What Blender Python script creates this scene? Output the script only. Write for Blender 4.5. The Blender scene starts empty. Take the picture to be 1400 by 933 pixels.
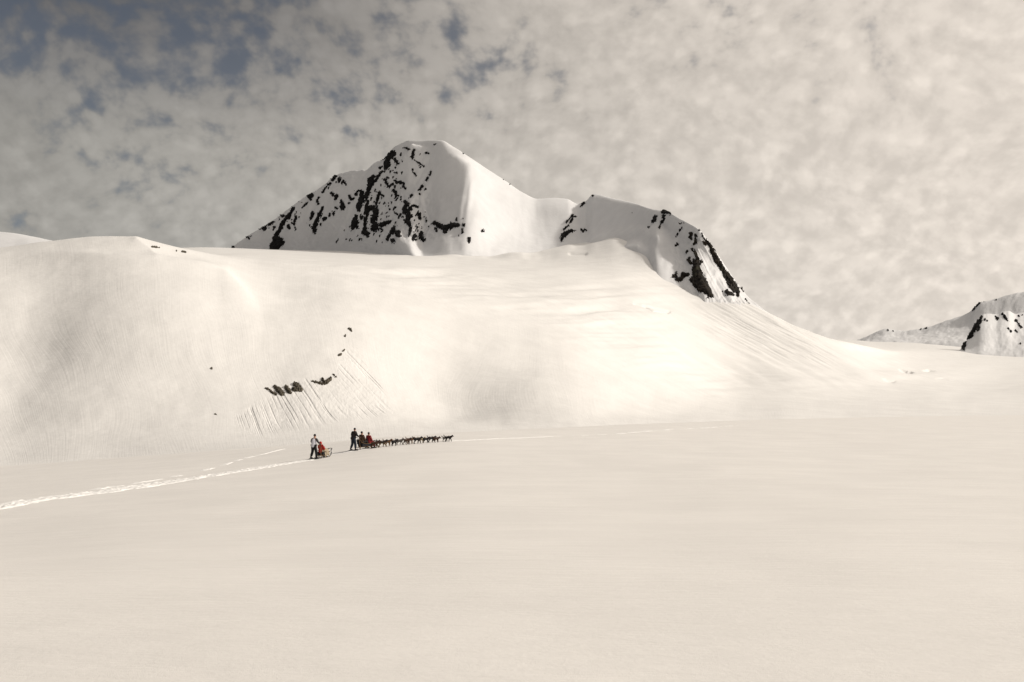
import bpy, bmesh, math, random
import numpy as np
from mathutils import Vector, Matrix
R = math.radians
random.seed(7)
S = bpy.context.scene
COL = S.collection
F = 1361.0            # focal length in photo pixels (35 mm lens, photo 1400 wide)
HZ = 540.0            # eye level in the photo
CAMZ = 1.7            # eye height

# ------------------------------------------------------------------ camera
cd = bpy.data.cameras.new("camera")
cam = bpy.data.objects.new("camera", cd)
COL.objects.link(cam)
cam.location = (0, 0, CAMZ)
cam.rotation_euler = (R(90), 0, 0)
cd.sensor_width = 36.0
cd.lens = 36.0 * F / 1400.0
cd.shift_y = (HZ - 466.5) / 1400.0
cd.clip_start = 0.1
cd.clip_end = 60000
S.camera = cam

# ------------------------------------------------------------------ light
SUN_AZ = 84.0         # degrees clockwise from the view direction (to the right)
SUN_EL = 35.5
SUN_E = 2.85
sd = bpy.data.lights.new("sun", 'SUN')
sun = bpy.data.objects.new("sun", sd)
COL.objects.link(sun)
sd.energy = SUN_E
sd.angle = R(4.0)
sd.color = (1.0, 0.935, 0.85)
SD = Vector((math.cos(R(SUN_EL)) * math.sin(R(SUN_AZ)), math.cos(R(SUN_EL)) * math.cos(R(SUN_AZ)), math.sin(R(SUN_EL))))
sun.rotation_euler = (-SD).to_track_quat('-Z', 'Y').to_euler()

S.view_settings.view_transform = 'Standard'
S.view_settings.look = 'None'
S.view_settings.exposure = 0.0
S.view_settings.gamma = 1.0

# ------------------------------------------------------------------ node helpers
class NT:
    def __init__(s, tree):
        s.t = tree; s.n = tree.nodes; s.l = tree.links
    def node(s, typ, **kw):
        n = s.n.new(typ)
        for k, v in kw.items(): setattr(n, k, v)
        return n
    def put(s, sock, v):
        if isinstance(v, bpy.types.NodeSocket): s.l.new(v, sock)
        elif v is not None: sock.default_value = v
    def math(s, op, a, b=None, c=None, clamp=False):
        n = s.node('ShaderNodeMath', operation=op); n.use_clamp = clamp
        s.put(n.inputs[0], a); s.put(n.inputs[1], b); s.put(n.inputs[2], c)
        return n.outputs[0]
    def vmath(s, op, a, b=None):
        n = s.node('ShaderNodeVectorMath', operation=op)
        s.put(n.inputs[0], a); s.put(n.inputs[1], b)
        return n.outputs['Value'] if op in ('DOT_PRODUCT', 'LENGTH') else n.outputs[0]
    def noise(s, vec, scale, detail=4, rough=0.5, dist=0.0):
        n = s.node('ShaderNodeTexNoise')
        s.put(n.inputs['Vector'], vec); s.put(n.inputs['Scale'], scale)
        n.inputs['Detail'].default_value = detail
        n.inputs['Roughness'].default_value = rough
        n.inputs['Distortion'].default_value = dist
        return n.outputs['Fac']
    def ramp(s, fac, a, b, ca, cb):
        n = s.node('ShaderNodeMapRange', interpolation_type='SMOOTHSTEP')
        s.put(n.inputs[0], fac)
        n.inputs[1].default_value = a; n.inputs[2].default_value = b
        s.put(n.inputs[3], ca); s.put(n.inputs[4], cb)
        return n.outputs[0]
    def mix(s, fac, a, b):
        n = s.node('ShaderNodeMix', data_type='RGBA')
        s.put(n.inputs[0], fac); s.put(n.inputs[6], a); s.put(n.inputs[7], b)
        return n.outputs[2]
    def comb(s, x, y, z):
        n = s.node('ShaderNodeCombineXYZ')
        s.put(n.inputs[0], x); s.put(n.inputs[1], y); s.put(n.inputs[2], z)
        return n.outputs[0]

# ------------------------------------------------------------------ world: thin altocumulus deck over a blue sky
W = bpy.data.worlds.new("World"); S.world = W; W.use_nodes = True
w = NT(W.node_tree); w.n.clear()
out = w.node('ShaderNodeOutputWorld')
sky = w.node('ShaderNodeTexSky', sky_type='NISHITA')
sky.sun_disc = False
sky.sun_elevation = R(SUN_EL); sky.sun_rotation = R(SUN_AZ)
sky.altitude = 1500
tc = w.node('ShaderNodeTexCoord')
dirv = w.vmath('NORMALIZE', tc.outputs['Generated'])
sep = w.node('ShaderNodeSeparateXYZ'); w.l.new(dirv, sep.inputs[0])
zc = w.math('MAXIMUM', sep.outputs[2], 0.0)
inv = w.math('DIVIDE', 1.0, w.math('ADD', zc, 0.80))
P = w.comb(w.math('MULTIPLY', sep.outputs[0], inv), w.math('MULTIPLY', sep.outputs[1], inv), 0.0)
warp = w.node('ShaderNodeTexNoise'); warp.inputs['Scale'].default_value = 5.0; w.l.new(P, warp.inputs['Vector'])
P2 = w.vmath('ADD', P, w.vmath('MULTIPLY', w.vmath('SUBTRACT', warp.outputs['Color'], (.5, .5, .5)), (.045, .045, 0)))
n_big = w.noise(P2, 10.0, 3, 0.55)
n_mid = w.noise(P2, 36.0, 3, 0.5, 0.0)
n_fine = w.noise(P2, 75.0, 3, 0.55, 0.0)
sunf = w.math('MULTIPLY', w.math('ADD', w.vmath('DOT_PRODUCT', dirv, tuple(SD)), 1.0), 0.5)     # 1 toward the sun
# thickness of the deck: rounded mackerel puffs broken up by noise
vor = w.node('ShaderNodeTexVoronoi', feature='SMOOTH_F1', voronoi_dimensions='2D')
w.l.new(w.vmath('ADD', P2, w.vmath('MULTIPLY', w.vmath('SUBTRACT', warp.outputs['Color'], (.5, .5, .5)), (.02, .02, 0))), vor.inputs['Vector'])
vor.inputs['Scale'].default_value = 38.0; vor.inputs['Smoothness'].default_value = 0.9; vor.inputs['Detail'].default_value = 1.0; vor.inputs['Roughness'].default_value = 0.45
puff = w.ramp(vor.outputs['Distance'], 0.12, 0.62, 1.0, 0.0)
th = w.math('ADD', w.math('MULTIPLY', n_mid, 0.60), w.math('MULTIPLY', n_big, 0.40))
th = w.math('ADD', th, w.math('MULTIPLY', w.math('SUBTRACT', n_fine, 0.5), 0.20))
th = w.math('ADD', th, w.math('MULTIPLY', w.math('SUBTRACT', puff, 0.5), 0.10))
slant = w.ramp(zc, 0.13, 0.35, 0.19, 0.0)              # the deck closes up toward the horizon
awayhigh = w.math('MULTIPLY', w.ramp(zc, 0.22, 0.37, 0.0, 1.0), w.ramp(sunf, 0.46, 0.68, 1.0, 0.0))
slant = w.math('SUBTRACT', slant, w.math('MULTIPLY', awayhigh, 0.038))
dens_in = w.math('ADD', w.math('ADD', th, slant), w.ramp(sunf, 0.46, 0.70, 0.0, 0.16))
dens = w.ramp(dens_in, 0.355, 0.575, 0.22, 1.0)
lum = w.ramp(sunf, 0.43, 0.87, 0.0, 1.0)
lum = w.math('MULTIPLY', lum, 1.0)
tex = w.ramp(w.math('ADD', w.math('MULTIPLY', n_mid, 0.65), w.math('MULTIPLY', n_fine, 0.35)), 0.34, 0.66, 0.89, 1.09)
tex = w.math('MULTIPLY', tex, w.ramp(puff, 0.0, 1.0, 0.95, 1.04))
ccol = w.mix(lum, (0.235, 0.226, 0.208, 1), (0.765, 0.69, 0.612, 1))
ccol = w.mix(w.math('MULTIPLY', awayhigh, 0.7), ccol, (0.20, 0.20, 0.215, 1))
ccol = w.vmath('SCALE', ccol); ccn = w.n[-1] if False else ccol.node
w.put(ccn.inputs['Scale'], w.math('MULTIPLY', tex, w.math('MULTIPLY', w.math('SUBTRACT', w.math('ADD', 1.0, w.math('MULTIPLY', w.ramp(zc, 0.02, 0.40, 0.95, 0.06), w.math('SUBTRACT', 1.0, lum))), w.math('MULTIPLY', awayhigh, 0.60)), w.ramp(sunf, 0.2, 0.48, 0.34, 1.06))))
glow = w.ramp(sunf, 0.93, 1.0, 0.0, 0.5)
bgc = w.node('ShaderNodeBackground'); w.l.new(ccol, bgc.inputs[0]); w.put(bgc.inputs[1], w.math('ADD', glow, 1.0))
bgs = w.node('ShaderNodeBackground'); hs = w.node('ShaderNodeHueSaturation'); hs.inputs['Saturation'].default_value = 0.62; hs.inputs['Value'].default_value = 0.85; w.l.new(sky.outputs[0], hs.inputs['Color']); w.l.new(hs.outputs[0], bgs.inputs[0]); bgs.inputs[1].default_value = 0.05
mx = w.node('ShaderNodeMixShader'); w.l.new(dens, mx.inputs[0]); w.l.new(bgs.outputs[0], mx.inputs[1]); w.l.new(bgc.outputs[0], mx.inputs[2])
w.l.new(mx.outputs[0], out.inputs[0])

# ------------------------------------------------------------------ materials
def mat(name, col, rough=0.7, spec=0.3):
    m = bpy.data.materials.new(name); m.use_nodes = True
    b = m.node_tree.nodes['Principled BSDF']
    b.inputs['Base Color'].default_value = (*col, 1)
    b.inputs['Roughness'].default_value = rough
    b.inputs['Specular IOR Level'].default_value = spec
    return m, NT(m.node_tree), b

def cloth(name, col, scale=40, var=0.35):
    m, t, b = mat(name, col, 0.85, 0.2)
    g = t.node('ShaderNodeTexCoord')
    n = t.noise(g.outputs['Object'], scale, 4, 0.6)
    f = t.ramp(n, 0.3, 0.7, 1 - var, 1 + var)
    v = t.vmath('SCALE', (*col,)); t.put(v.node.inputs['Scale'], f)
    t.l.new(v, b.inputs['Base Color'])
    bp = t.node('ShaderNodeBump'); bp.inputs['Strength'].default_value = 0.5; bp.inputs['Distance'].default_value = 0.02
    t.l.new(n, bp.inputs['Height']); t.l.new(bp.outputs[0], b.inputs['Normal'])
    return m

def snow(name, grain=True, flute=0.0, col=(0.90, 0.87, 0.835), soil=0.0):
    m, t, b = mat(name, col, 0.62, 0.35)
    g = t.node('ShaderNodeNewGeometry')
    pos = g.outputs['Position']
    h = None; terms = []
    if grain:
        # wind crust: metre-long low ripples and coarse grains
        st = t.vmath('MULTIPLY', t.vmath('ADD', pos, t.vmath('MULTIPLY', pos, (0.0, 0.25, 0.0))), (0.30, 0.9, 1.0))
        terms.append(t.math('MULTIPLY', t.noise(st, 0.9, 5, 0.62), 0.070))
        terms.append(t.math('MULTIPLY', t.noise(pos, 22.0, 3, 0.6), 0.0036))
        terms.append(t.math('MULTIPLY', t.noise(pos, 160.0, 2, 0.6), 0.0022))
    else:
        terms.append(t.math('MULTIPLY', t.noise(pos, 0.05, 4, 0.55), 0.8))
        terms.append(t.math('MULTIPLY', t.noise(pos, 0.6, 3, 0.6), 0.05))
    if flute:
        a = t.node('ShaderNodeAttribute', attribute_name='flow')
        fl = t.noise(a.outputs['Vector'], 1.0, 2, 0.5, 0.2)
        amp = t.noise(pos, 0.02, 2, 0.5)
        terms.append(t.math('MULTIPLY', t.math('MULTIPLY', fl, t.ramp(amp, 0.35, 0.65, 0.45, 1.0)), flute))
    h = terms[0]
    for x in terms[1:]: h = t.math('ADD', h, x)
    bp = t.node('ShaderNodeBump'); bp.inputs['Strength'].default_value = 1.0; bp.inputs['Distance'].default_value = 1.0
    t.l.new(h, bp.inputs['Height']); t.l.new(bp.outputs[0], b.inputs['Normal'])
    # old snow: faint dust variation
    n = t.noise(pos, 0.03 if not grain else 0.25, 4, 0.6)
    dark = tuple(c * 0.945 for c in col)
    c = t.mix(t.ramp(n, 0.35, 0.7, 0.0, 1.0), (*dark, 1), (*col, 1))
    t.l.new(c, b.inputs['Base Color'])
    return m

def rockmat(name, a, bcol, scale, olive=None):
    m, t, b = mat(name, a, 0.9, 0.2)
    g = t.node('ShaderNodeNewGeometry')
    n = t.noise(g.outputs['Position'], scale, 6, 0.65, 0.4)
    c = t.mix(t.ramp(n, 0.35, 0.68, 0.0, 1.0), (*a, 1), (*bcol, 1))
    if olive:
        n2 = t.noise(t.vmath('MULTIPLY', g.outputs['Position'], (1, 1, .25)), scale * .5, 3, 0.5)
        c = t.mix(t.ramp(n2, 0.55, 0.7, 0.0, 0.8), c, (*olive, 1))
    t.l.new(c, b.inputs['Base Color'])
    bp = t.node('ShaderNodeBump'); bp.inputs['Strength'].default_value = 0.8; bp.inputs['Distance'].default_value = 0.6 / scale
    t.l.new(n, bp.inputs['Height']); t.l.new(bp.outputs[0], b.inputs['Normal'])
    return m

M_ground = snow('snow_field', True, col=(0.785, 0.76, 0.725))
M_hill = snow('snow_hill', False, flute=0.065, col=(0.80, 0.785, 0.76))
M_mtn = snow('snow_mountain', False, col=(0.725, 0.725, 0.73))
M_track = snow('snow_churned', True, col=(0.88, 0.865, 0.84))
M_rock = rockmat('rock_dark', (0.004, 0.004, 0.004), (0.014, 0.012, 0.011), 0.12)
M_rock2 = rockmat('rock_olive', (0.008, 0.006, 0.005), (0.028, 0.021, 0.014), 0.10, (0.04, 0.038, 0.022))
M_rock3 = rockmat('rock_brown', (0.050, 0.043, 0.032), (0.14, 0.12, 0.09), 1.2)

# ------------------------------------------------------------------ numeric helpers
def _hash(ix, iy, seed):
    h = (ix.astype(np.int64) * 374761393 + iy.astype(np.int64) * 668265263 + seed * 2147483647) & 0xFFFFFFFF
    h = ((h ^ (h >> 13)) * 1274126177) & 0xFFFFFFFF
    h = h ^ (h >> 16)
    return (h & 0xFFFFFF) / float(0xFFFFFF)
def vnoise(x, y, seed=0):
    x = np.asarray(x, float); y = np.asarray(y, float)
    ix = np.floor(x); iy = np.floor(y); fx = x - ix; fy = y - iy
    fx = fx * fx * fx * (fx * (fx * 6 - 15) + 10); fy = fy * fy * fy * (fy * (fy * 6 - 15) + 10)
    a = _hash(ix, iy, seed); b = _hash(ix + 1, iy, seed); c = _hash(ix, iy + 1, seed); d = _hash(ix + 1, iy + 1, seed)
    return (a + (b - a) * fx) * (1 - fy) + (c + (d - c) * fx) * fy - 0.5
def fbm(x, y, oct=4, seed=0, gain=0.5):
    r = 0; a = 1; 
    for o in range(oct):
        r = r + a * vnoise(x * 2 ** o + 17.3 * o, y * 2 ** o - 9.1 * o, seed + o); a *= gain
    return r
def ridged(x, y, oct=4, seed=0, gain=0.5):
    r = 0; a = 1
    for o in range(oct):
        r = r + a * (0.5 - np.abs(vnoise(x * 2 ** o + 3.3 * o, y * 2 ** o + 5.1 * o, seed + o)) * 2); a *= gain
    return r
def sm(x, a, b):
    t = np.clip((x - a) / (b - a), 0, 1); return t * t * (3 - 2 * t)

def pchip_slopes(X, Y):
    # X, Y: (K, ...) increasing along axis 0
    h = np.diff(X, axis=0); dl = np.diff(Y, axis=0) / h
    m = np.zeros_like(Y)
    w1 = 2 * h[1:] + h[:-1]; w2 = h[1:] + 2 * h[:-1]
    same = dl[:-1] * dl[1:] > 0
    with np.errstate(divide='ignore', invalid='ignore'):
        mi = (w1 + w2) / (w1 / dl[:-1] + w2 / dl[1:])
    m[1:-1] = np.where(same, mi, 0)
    m[0] = dl[0]; m[-1] = dl[-1]
    return m
def hermite(X, Y, m, q):
    # X,Y,m: (K,N); q: (N,)
    K, N = X.shape
    q = np.clip(q, X[0], X[-1])
    k = np.clip((q[None, :] >= X).sum(0) - 1, 0, K - 2); i = np.arange(N)
    x0 = X[k, i]; x1 = X[k + 1, i]; y0 = Y[k, i]; y1 = Y[k + 1, i]; m0 = m[k, i]; m1 = m[k + 1, i]
    h = x1 - x0; t = (q - x0) / h
    return ((2 * t ** 3 - 3 * t ** 2 + 1) * y0 + (t ** 3 - 2 * t ** 2 + t) * h * m0 + (-2 * t ** 3 + 3 * t ** 2) * y1 + (t ** 3 - t ** 2) * h * m1)
def curve1(cx, cy, q):
    cx = np.array(cx, float); cy = np.array(cy, float); q = np.asarray(q, float)
    m = pchip_slopes(cx[:, None], cy[:, None])
    n = q.size
    return hermite(np.repeat(cx[:, None], n, 1), np.repeat(cy[:, None], n, 1), np.repeat(m, n, 1), q.ravel()).reshape(q.shape)

AMAX = R(60)
XLO, XHI = 700 - F * math.tan(AMAX), 700 + F * math.tan(AMAX)
def az_of(x): return np.arctan((np.asarray(x, float) - 700) / F)
def x_of(az): return 700 + F * np.tan(np.clip(az, -AMAX, AMAX))

class Sheet:
    """A stretch of terrain: depth/height control rows at a set of bearings, smoothly joined."""
    def __init__(s, ctrl, useZ=False, detail=None, soft=0):
        # ctrl: {x: [(d, y), ...]}
        s.cx = sorted(ctrl); s.K = len(ctrl[s.cx[0]]); s.useZ = useZ; s.detail = detail
        s.Dc = np.array([[p[0] for p in ctrl[x]] for x in s.cx], float)
        s.Zc = np.array([[(p[1] if useZ else CAMZ + (HZ - p[1]) / F * p[0]) for p in ctrl[x]] for x in s.cx], float)
        s.Yc = np.array([[p[1] for p in ctrl[x]] for x in s.cx], float)
        if soft:                        # round off the joints between bearings
            gx = np.arange(s.cx[0], s.cx[-1] + 1, 12.0); kk = np.exp(-0.5 * (np.arange(-6, 7) * 12.0 / soft) ** 2); kk /= kk.sum()
            f = lambda A: np.stack([np.convolve(np.pad(curve1(s.cx, A[:, k], gx), 6, 'edge'), kk, 'valid') for k in range(s.K)], 1)
            s.Dc, s.Yc = f(s.Dc), f(s.Yc); s.cx = list(gx)
    def cols(s, x):
        x = np.clip(np.asarray(x, float), s.cx[0], s.cx[-1])
        D = np.stack([curve1(s.cx, s.Dc[:, k], x) for k in range(s.K)])
        Yv = np.stack([curve1(s.cx, s.Yc[:, k], x) for k in range(s.K)])
        Z = Yv if s.useZ else CAMZ + (HZ - Yv) / F * D
        return D, Z
    def z(s, x, d):
        x = np.asarray(x, float).ravel(); d = np.asarray(d, float).ravel()
        ux, iv = np.unique(x, return_inverse=True)
        D, Z = s.cols(ux)
        m = pchip_slopes(D, Z)
        out = np.empty(x.size)
        CH = 200000
        for a in range(0, x.size, CH):
            j = iv[a:a + CH]
            out[a:a + CH] = hermite(D[:, j], Z[:, j], m[:, j], d[a:a + CH])
        if s.detail is not None: out = out + s.detail(x, d, out)
        return out
    def inverse(s, xs, n=900, dmin=None, dmax=None):
        """visible picture row as a function of depth, per column -> (d, y) tables"""
        D, _ = s.cols(xs)
        t = np.linspace(0, s.K - 1, n)
        dd = np.stack([np.interp(t, np.arange(s.K), D[:, i]) for i in range(len(xs))], 1)
        zz = s.z(np.repeat(np.array(xs)[None], n, 0), dd).reshape(dd.shape)
        yy = HZ - (zz - CAMZ) / dd * F
        return dd, zz, np.minimum.accumulate(yy, 0)

def world(x, d, z):
    """bearing column x (photo px; beyond +-60 deg given as az), depth d -> XYZ"""
    X = (np.asarray(x) - 700) / F * d
    return np.stack([X, d + 0 * X, z], -1)

def grid_mesh(name, P, material, keep=None, wrap=False, attr=None):
    nr, nc = P.shape[:2]
    idx = np.arange(nr * nc).reshape(nr, nc)
    if wrap: idx = np.concatenate([idx, idx[:, :1]], 1)
    q = np.stack([idx[:-1, :-1], idx[:-1, 1:], idx[1:, 1:], idx[1:, :-1]], -1).reshape(-1, 4)
    V = P.reshape(-1, 3)
    if keep is not None:
        q = q[keep.reshape(-1)]
        used = np.unique(q); mp = -np.ones(len(V), int); mp[used] = np.arange(len(used))
        q = mp[q]; V = V[used]
        if attr is not None: attr = attr.reshape(-1, 3)[used]
    if len(q) == 0: return None
    me = bpy.data.meshes.new(name)
    me.vertices.add(len(V)); me.vertices.foreach_set('co', V.astype(np.float32).ravel())
    me.loops.add(len(q) * 4); me.loops.foreach_set('vertex_index', q.astype(np.int32).ravel())
    me.polygons.add(len(q)); me.polygons.foreach_set('loop_start', np.arange(0, len(q) * 4, 4, dtype=np.int32))
    me.polygons.foreach_set('loop_total', np.full(len(q), 4, np.int32))
    me.polygons.foreach_set('use_smooth', np.ones(len(q), bool))
    if attr is not None:
        a = me.attributes.new('flow', 'FLOAT_VECTOR', 'POINT')
        a.data.foreach_set('vector', attr.astype(np.float32).ravel())
    me.update(calc_edges=True); me.validate()
    me.materials.append(material)
    o = bpy.data.objects.new(name, me); COL.objects.link(o)
    return o

def seg_dist(x, y, pts):
    """distance to a polyline and signed side (+ = right of travel)"""
    best = np.full(np.shape(x), 1e9); side = np.zeros(np.shape(x)); tt = np.zeros(np.shape(x))
    n = len(pts) - 1
    for i in range(n):
        ax, ay = pts[i][:2]; bx, by = pts[i + 1][:2]
        vx, vy = bx - ax, by - ay; L = vx * vx + vy * vy
        t = np.clip(((x - ax) * vx + (y - ay) * vy) / L, 0, 1)
        d = np.hypot(x - ax - t * vx, y - ay - t * vy)
        c = vx * (y - ay) - vy * (x - ax)
        m = d < best
        best = np.where(m, d, best); side = np.where(m, -np.sign(c), side); tt = np.where(m, (i + t) / n, tt)
    return best, side, tt

# ------------------------------------------------------------------ near snowfield
def crest_z(y, d): return CAMZ + (HZ - y) / F * d
G = {}
def gcol(x, z20, z35, z70, zm, cy, cdp, drop):
    cz = crest_z(cy, cdp)
    G[x] = [(1, 0.0), (6, -0.02), (20, z20), (35, z35), (70, z70), (70 + (cdp - 70) * .5, zm), (cdp, cz), (cdp + 35, cz - drop), (cdp + 110, cz - drop * 3.0)]
gcol(-1650, -2.0, -4.0, -8.0, -10.5, 655, 150, 6)
gcol(-300, -1.5, -2.8, -5.8, -8.2, 646, 150, 6)
gcol(0, -1.3, -2.3, -4.5, -6.6, 637, 145, 6)
gcol(200, -1.1, -2.0, -3.75, -4.9, 623, 125, 6)
gcol(430, -1.0, -1.7, -2.92, -3.22, 606.5, 112, 5)
gcol(530, -.95, -1.65, -2.45, -2.52, 597.5, 118, 4.5)
gcol(640, -.9, -1.6, -2.3, -2.42, 590.5, 130, 4)
gcol(850, -.9, -1.6, -2.35, -2.6, 581, 170, 3.6)
gcol(1000, -.85, -1.5, -2.4, -3.0, 575.5, 220, 3.2)
gcol(1200, -.8, -1.5, -2.5, -3.4, 570.5, 280, 3.0)
gcol(1400, -.8, -1.5, -2.5, -3.7, 568, 330, 3.0)
gcol(1700, -.8, -1.5, -2.5, -3.7, 566, 340, 3.0)
gcol(3050, -.8, -1.5, -2.5, -3.7, 566, 340, 3.0)
def gdetail(x, d, z):
    X = (x - 700) / F * d
    return (fbm(X / 9, d / 22, 3, 5) * 0.10 * sm(d, 8, 40) + fbm(X / 2.2, d / 4.0, 2, 9) * 0.012 * (1 - sm(d, 60, 120)))
GS = Sheet(G, True, gdetail, soft=20)
def ground_at(x, d): return float(GS.z([x], [d])[0])

# bearings: dense in view, coarse behind
def bearings(x0, x1, step, outer=48):
    a = az_of(np.arange(x0, x1 + .01, step))
    b = np.linspace(a[-1], 2 * math.pi + a[0], outer)[1:-1]
    b = np.where(b > math.pi, b - 2 * math.pi, b)
    pos = b[b > 0]; neg = b[b <= 0]
    return np.concatenate([a, pos, neg])
def polar_grid(sheet, az, rows):
    """rows: list of (k0,k1,n) row counts per control interval"""
    x = x_of(az)
    D, _ = sheet.cols(x)
    T = []
    for k, n in enumerate(rows):
        T += list(k + np.arange(n) / n)
    T.append(len(rows)); T = np.array(T)
    k = np.minimum(T.astype(int), sheet.K - 2); f = (T - k)[:, None]
    dd = D[k] * (1 - f) + D[k + 1] * f
    xx = np.repeat(x[None], len(T), 0)
    zz = sheet.z(xx, dd).reshape(dd.shape)
    rr = dd / np.cos(np.clip(az, -AMAX, AMAX))[None]
    P = np.stack([rr * np.sin(az)[None], rr * np.cos(az)[None], zz], -1)
    return P, xx, dd, zz

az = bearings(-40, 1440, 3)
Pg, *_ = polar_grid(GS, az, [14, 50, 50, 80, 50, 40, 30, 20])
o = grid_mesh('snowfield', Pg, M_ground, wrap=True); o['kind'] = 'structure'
# cap under the camera
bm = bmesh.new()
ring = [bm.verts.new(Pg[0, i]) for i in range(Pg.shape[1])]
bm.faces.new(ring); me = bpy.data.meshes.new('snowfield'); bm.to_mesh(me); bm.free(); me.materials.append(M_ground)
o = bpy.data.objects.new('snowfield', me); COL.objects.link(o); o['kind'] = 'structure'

# ------------------------------------------------------------------ snow hill, glacier and plateau
TAIL = [(6500, 470), (12000, 505)]
H = {
 -1650: [(150, 670), (215, 640), (240, 605), (280, 540), (330, 470), (380, 420), (430, 392), (480, 382), (540, 385), (900, 380), (3500, 395)],
 -300: [(150, 668), (215, 636), (240, 602), (280, 536), (330, 462), (380, 402), (430, 368), (480, 357), (540, 358), (900, 362), (3500, 380)],
 0:    [(150, 665), (215, 634), (240, 600), (280, 535), (330, 458), (380, 392), (430, 352), (470, 339), (520, 343), (900, 352), (3500, 372)],
 80:   [(150, 663), (213, 631), (240, 598), (280, 536), (330, 460), (380, 395), (430, 350), (470, 330.5), (520, 337), (900, 352), (3500, 372)],
 150:  [(150, 660), (212, 628), (240, 597), (280, 537), (330, 460), (380, 396), (430, 350), (470, 327), (520, 333), (900, 352), (3500, 372)],
 205:  [(150, 658), (210, 623), (238, 596), (280, 540), (330, 464), (380, 402), (430, 358), (470, 334.5), (520, 340), (900, 352), (3500, 370)],
 260:  [(150, 655), (208, 619), (236, 595), (280, 543), (330, 470), (380, 412), (430, 370), (475, 345.5), (560, 348), (900, 352), (3500, 368)],
 330:  [(150, 652), (206, 613), (235, 594), (280, 546), (330, 480), (385, 424), (445, 384), (510, 360), (650, 353.5), (1300, 348.5), (3500, 366)],
 430:  [(150, 650), (205, 607), (235, 592), (280, 550), (330, 490), (390, 432), (460, 393), (560, 370), (750, 358.5), (1500, 351), (3500, 365)],
 540:  [(165, 645), (215, 601), (245, 589), (288, 554), (338, 499), (405, 443), (500, 402), (640, 376), (900, 362), (1850, 350.5), (3500, 362)],
 640:  [(180, 640), (225, 596), (255, 586), (295, 558), (350, 509), (430, 457), (560, 413), (780, 386), (1200, 366), (2050, 349), (3500, 360)],
 790:  [(190, 630), (240, 590), (275, 579), (315, 558), (375, 520), (470, 476), (640, 432), (950, 392), (1500, 362), (2200, 342), (3500, 350)],
 835:  [(205, 625), (258, 588), (300, 577), (347, 557), (417, 522), (528, 480), (715, 438), (1015, 403), (1460, 363), (1900, 338), (3500, 347)],
 880:  [(225, 620), (280, 586), (325, 574), (382, 556), (468, 523), (602, 482), (800, 441), (1075, 407), (1420, 369), (1640, 333), (3500, 345)],
 912:  [(240, 615), (297, 584), (352, 571.5), (423, 551), (525, 521), (672, 482), (880, 447), (1170, 416), (1340, 391), (1530, 366), (3500, 385)],
 930:  [(248, 613), (306, 583), (372, 570), (450, 549), (563, 518), (725, 482), (935, 448), (1180, 422), (1330, 399), (1510, 384), (3500, 400)],
 950:  [(256, 610), (318, 582), (390, 568), (485, 547), (620, 516), (800, 482), (1060, 447), (1200, 425), (1320, 405), (1500, 398), (3500, 420)],
 1020: [(290, 602), (350, 578.5), (450, 564), (600, 541), (780, 513), (950, 486), (1100, 460), (1200, 440), (1320, 413), (1450, 418), (3500, 470)],
 1060: [(300, 600), (360, 577), (460, 562), (610, 540), (790, 514), (950, 490), (1090, 467), (1190, 450), (1290, 433), (1420, 442), (3500, 473)],
 1100: [(310, 598), (370, 576), (470, 561), (620, 541), (800, 517), (950, 496), (1080, 477), (1180, 463), (1260, 452.5), (1400, 466), (3500, 474)],
 1165: [(320, 596), (380, 575), (500, 560), (680, 541), (860, 522), (1000, 507), (1120, 493), (1220, 482), (1300, 472), (1450, 478), (3500, 473)],
 1250: [(330, 595), (400, 573), (550, 557), (750, 541), (1000, 525), (1300, 509), (1600, 498), (2000, 489), (2400, 482), (2800, 477), (3500, 474)],
 1400: [(340, 595), (420, 571.5), (600, 555), (850, 541), (1150, 528), (1500, 516), (1900, 505), (2300, 496), (2700, 489), (3100, 484), (3700, 481)],
 1700: [(350, 593), (430, 570), (600, 554), (850, 540), (1150, 527), (1500, 515), (1900, 504), (2300, 495), (2700, 488), (3100, 483), (3700, 478)],
 3050: [(350, 593), (430, 570), (600, 554), (850, 540), (1150, 520), (1500, 505), (1900, 490), (2300, 480), (2700, 470), (3100, 465), (3700, 460)],
}
H = {x: v + TAIL for x, v in H.items()}

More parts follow.
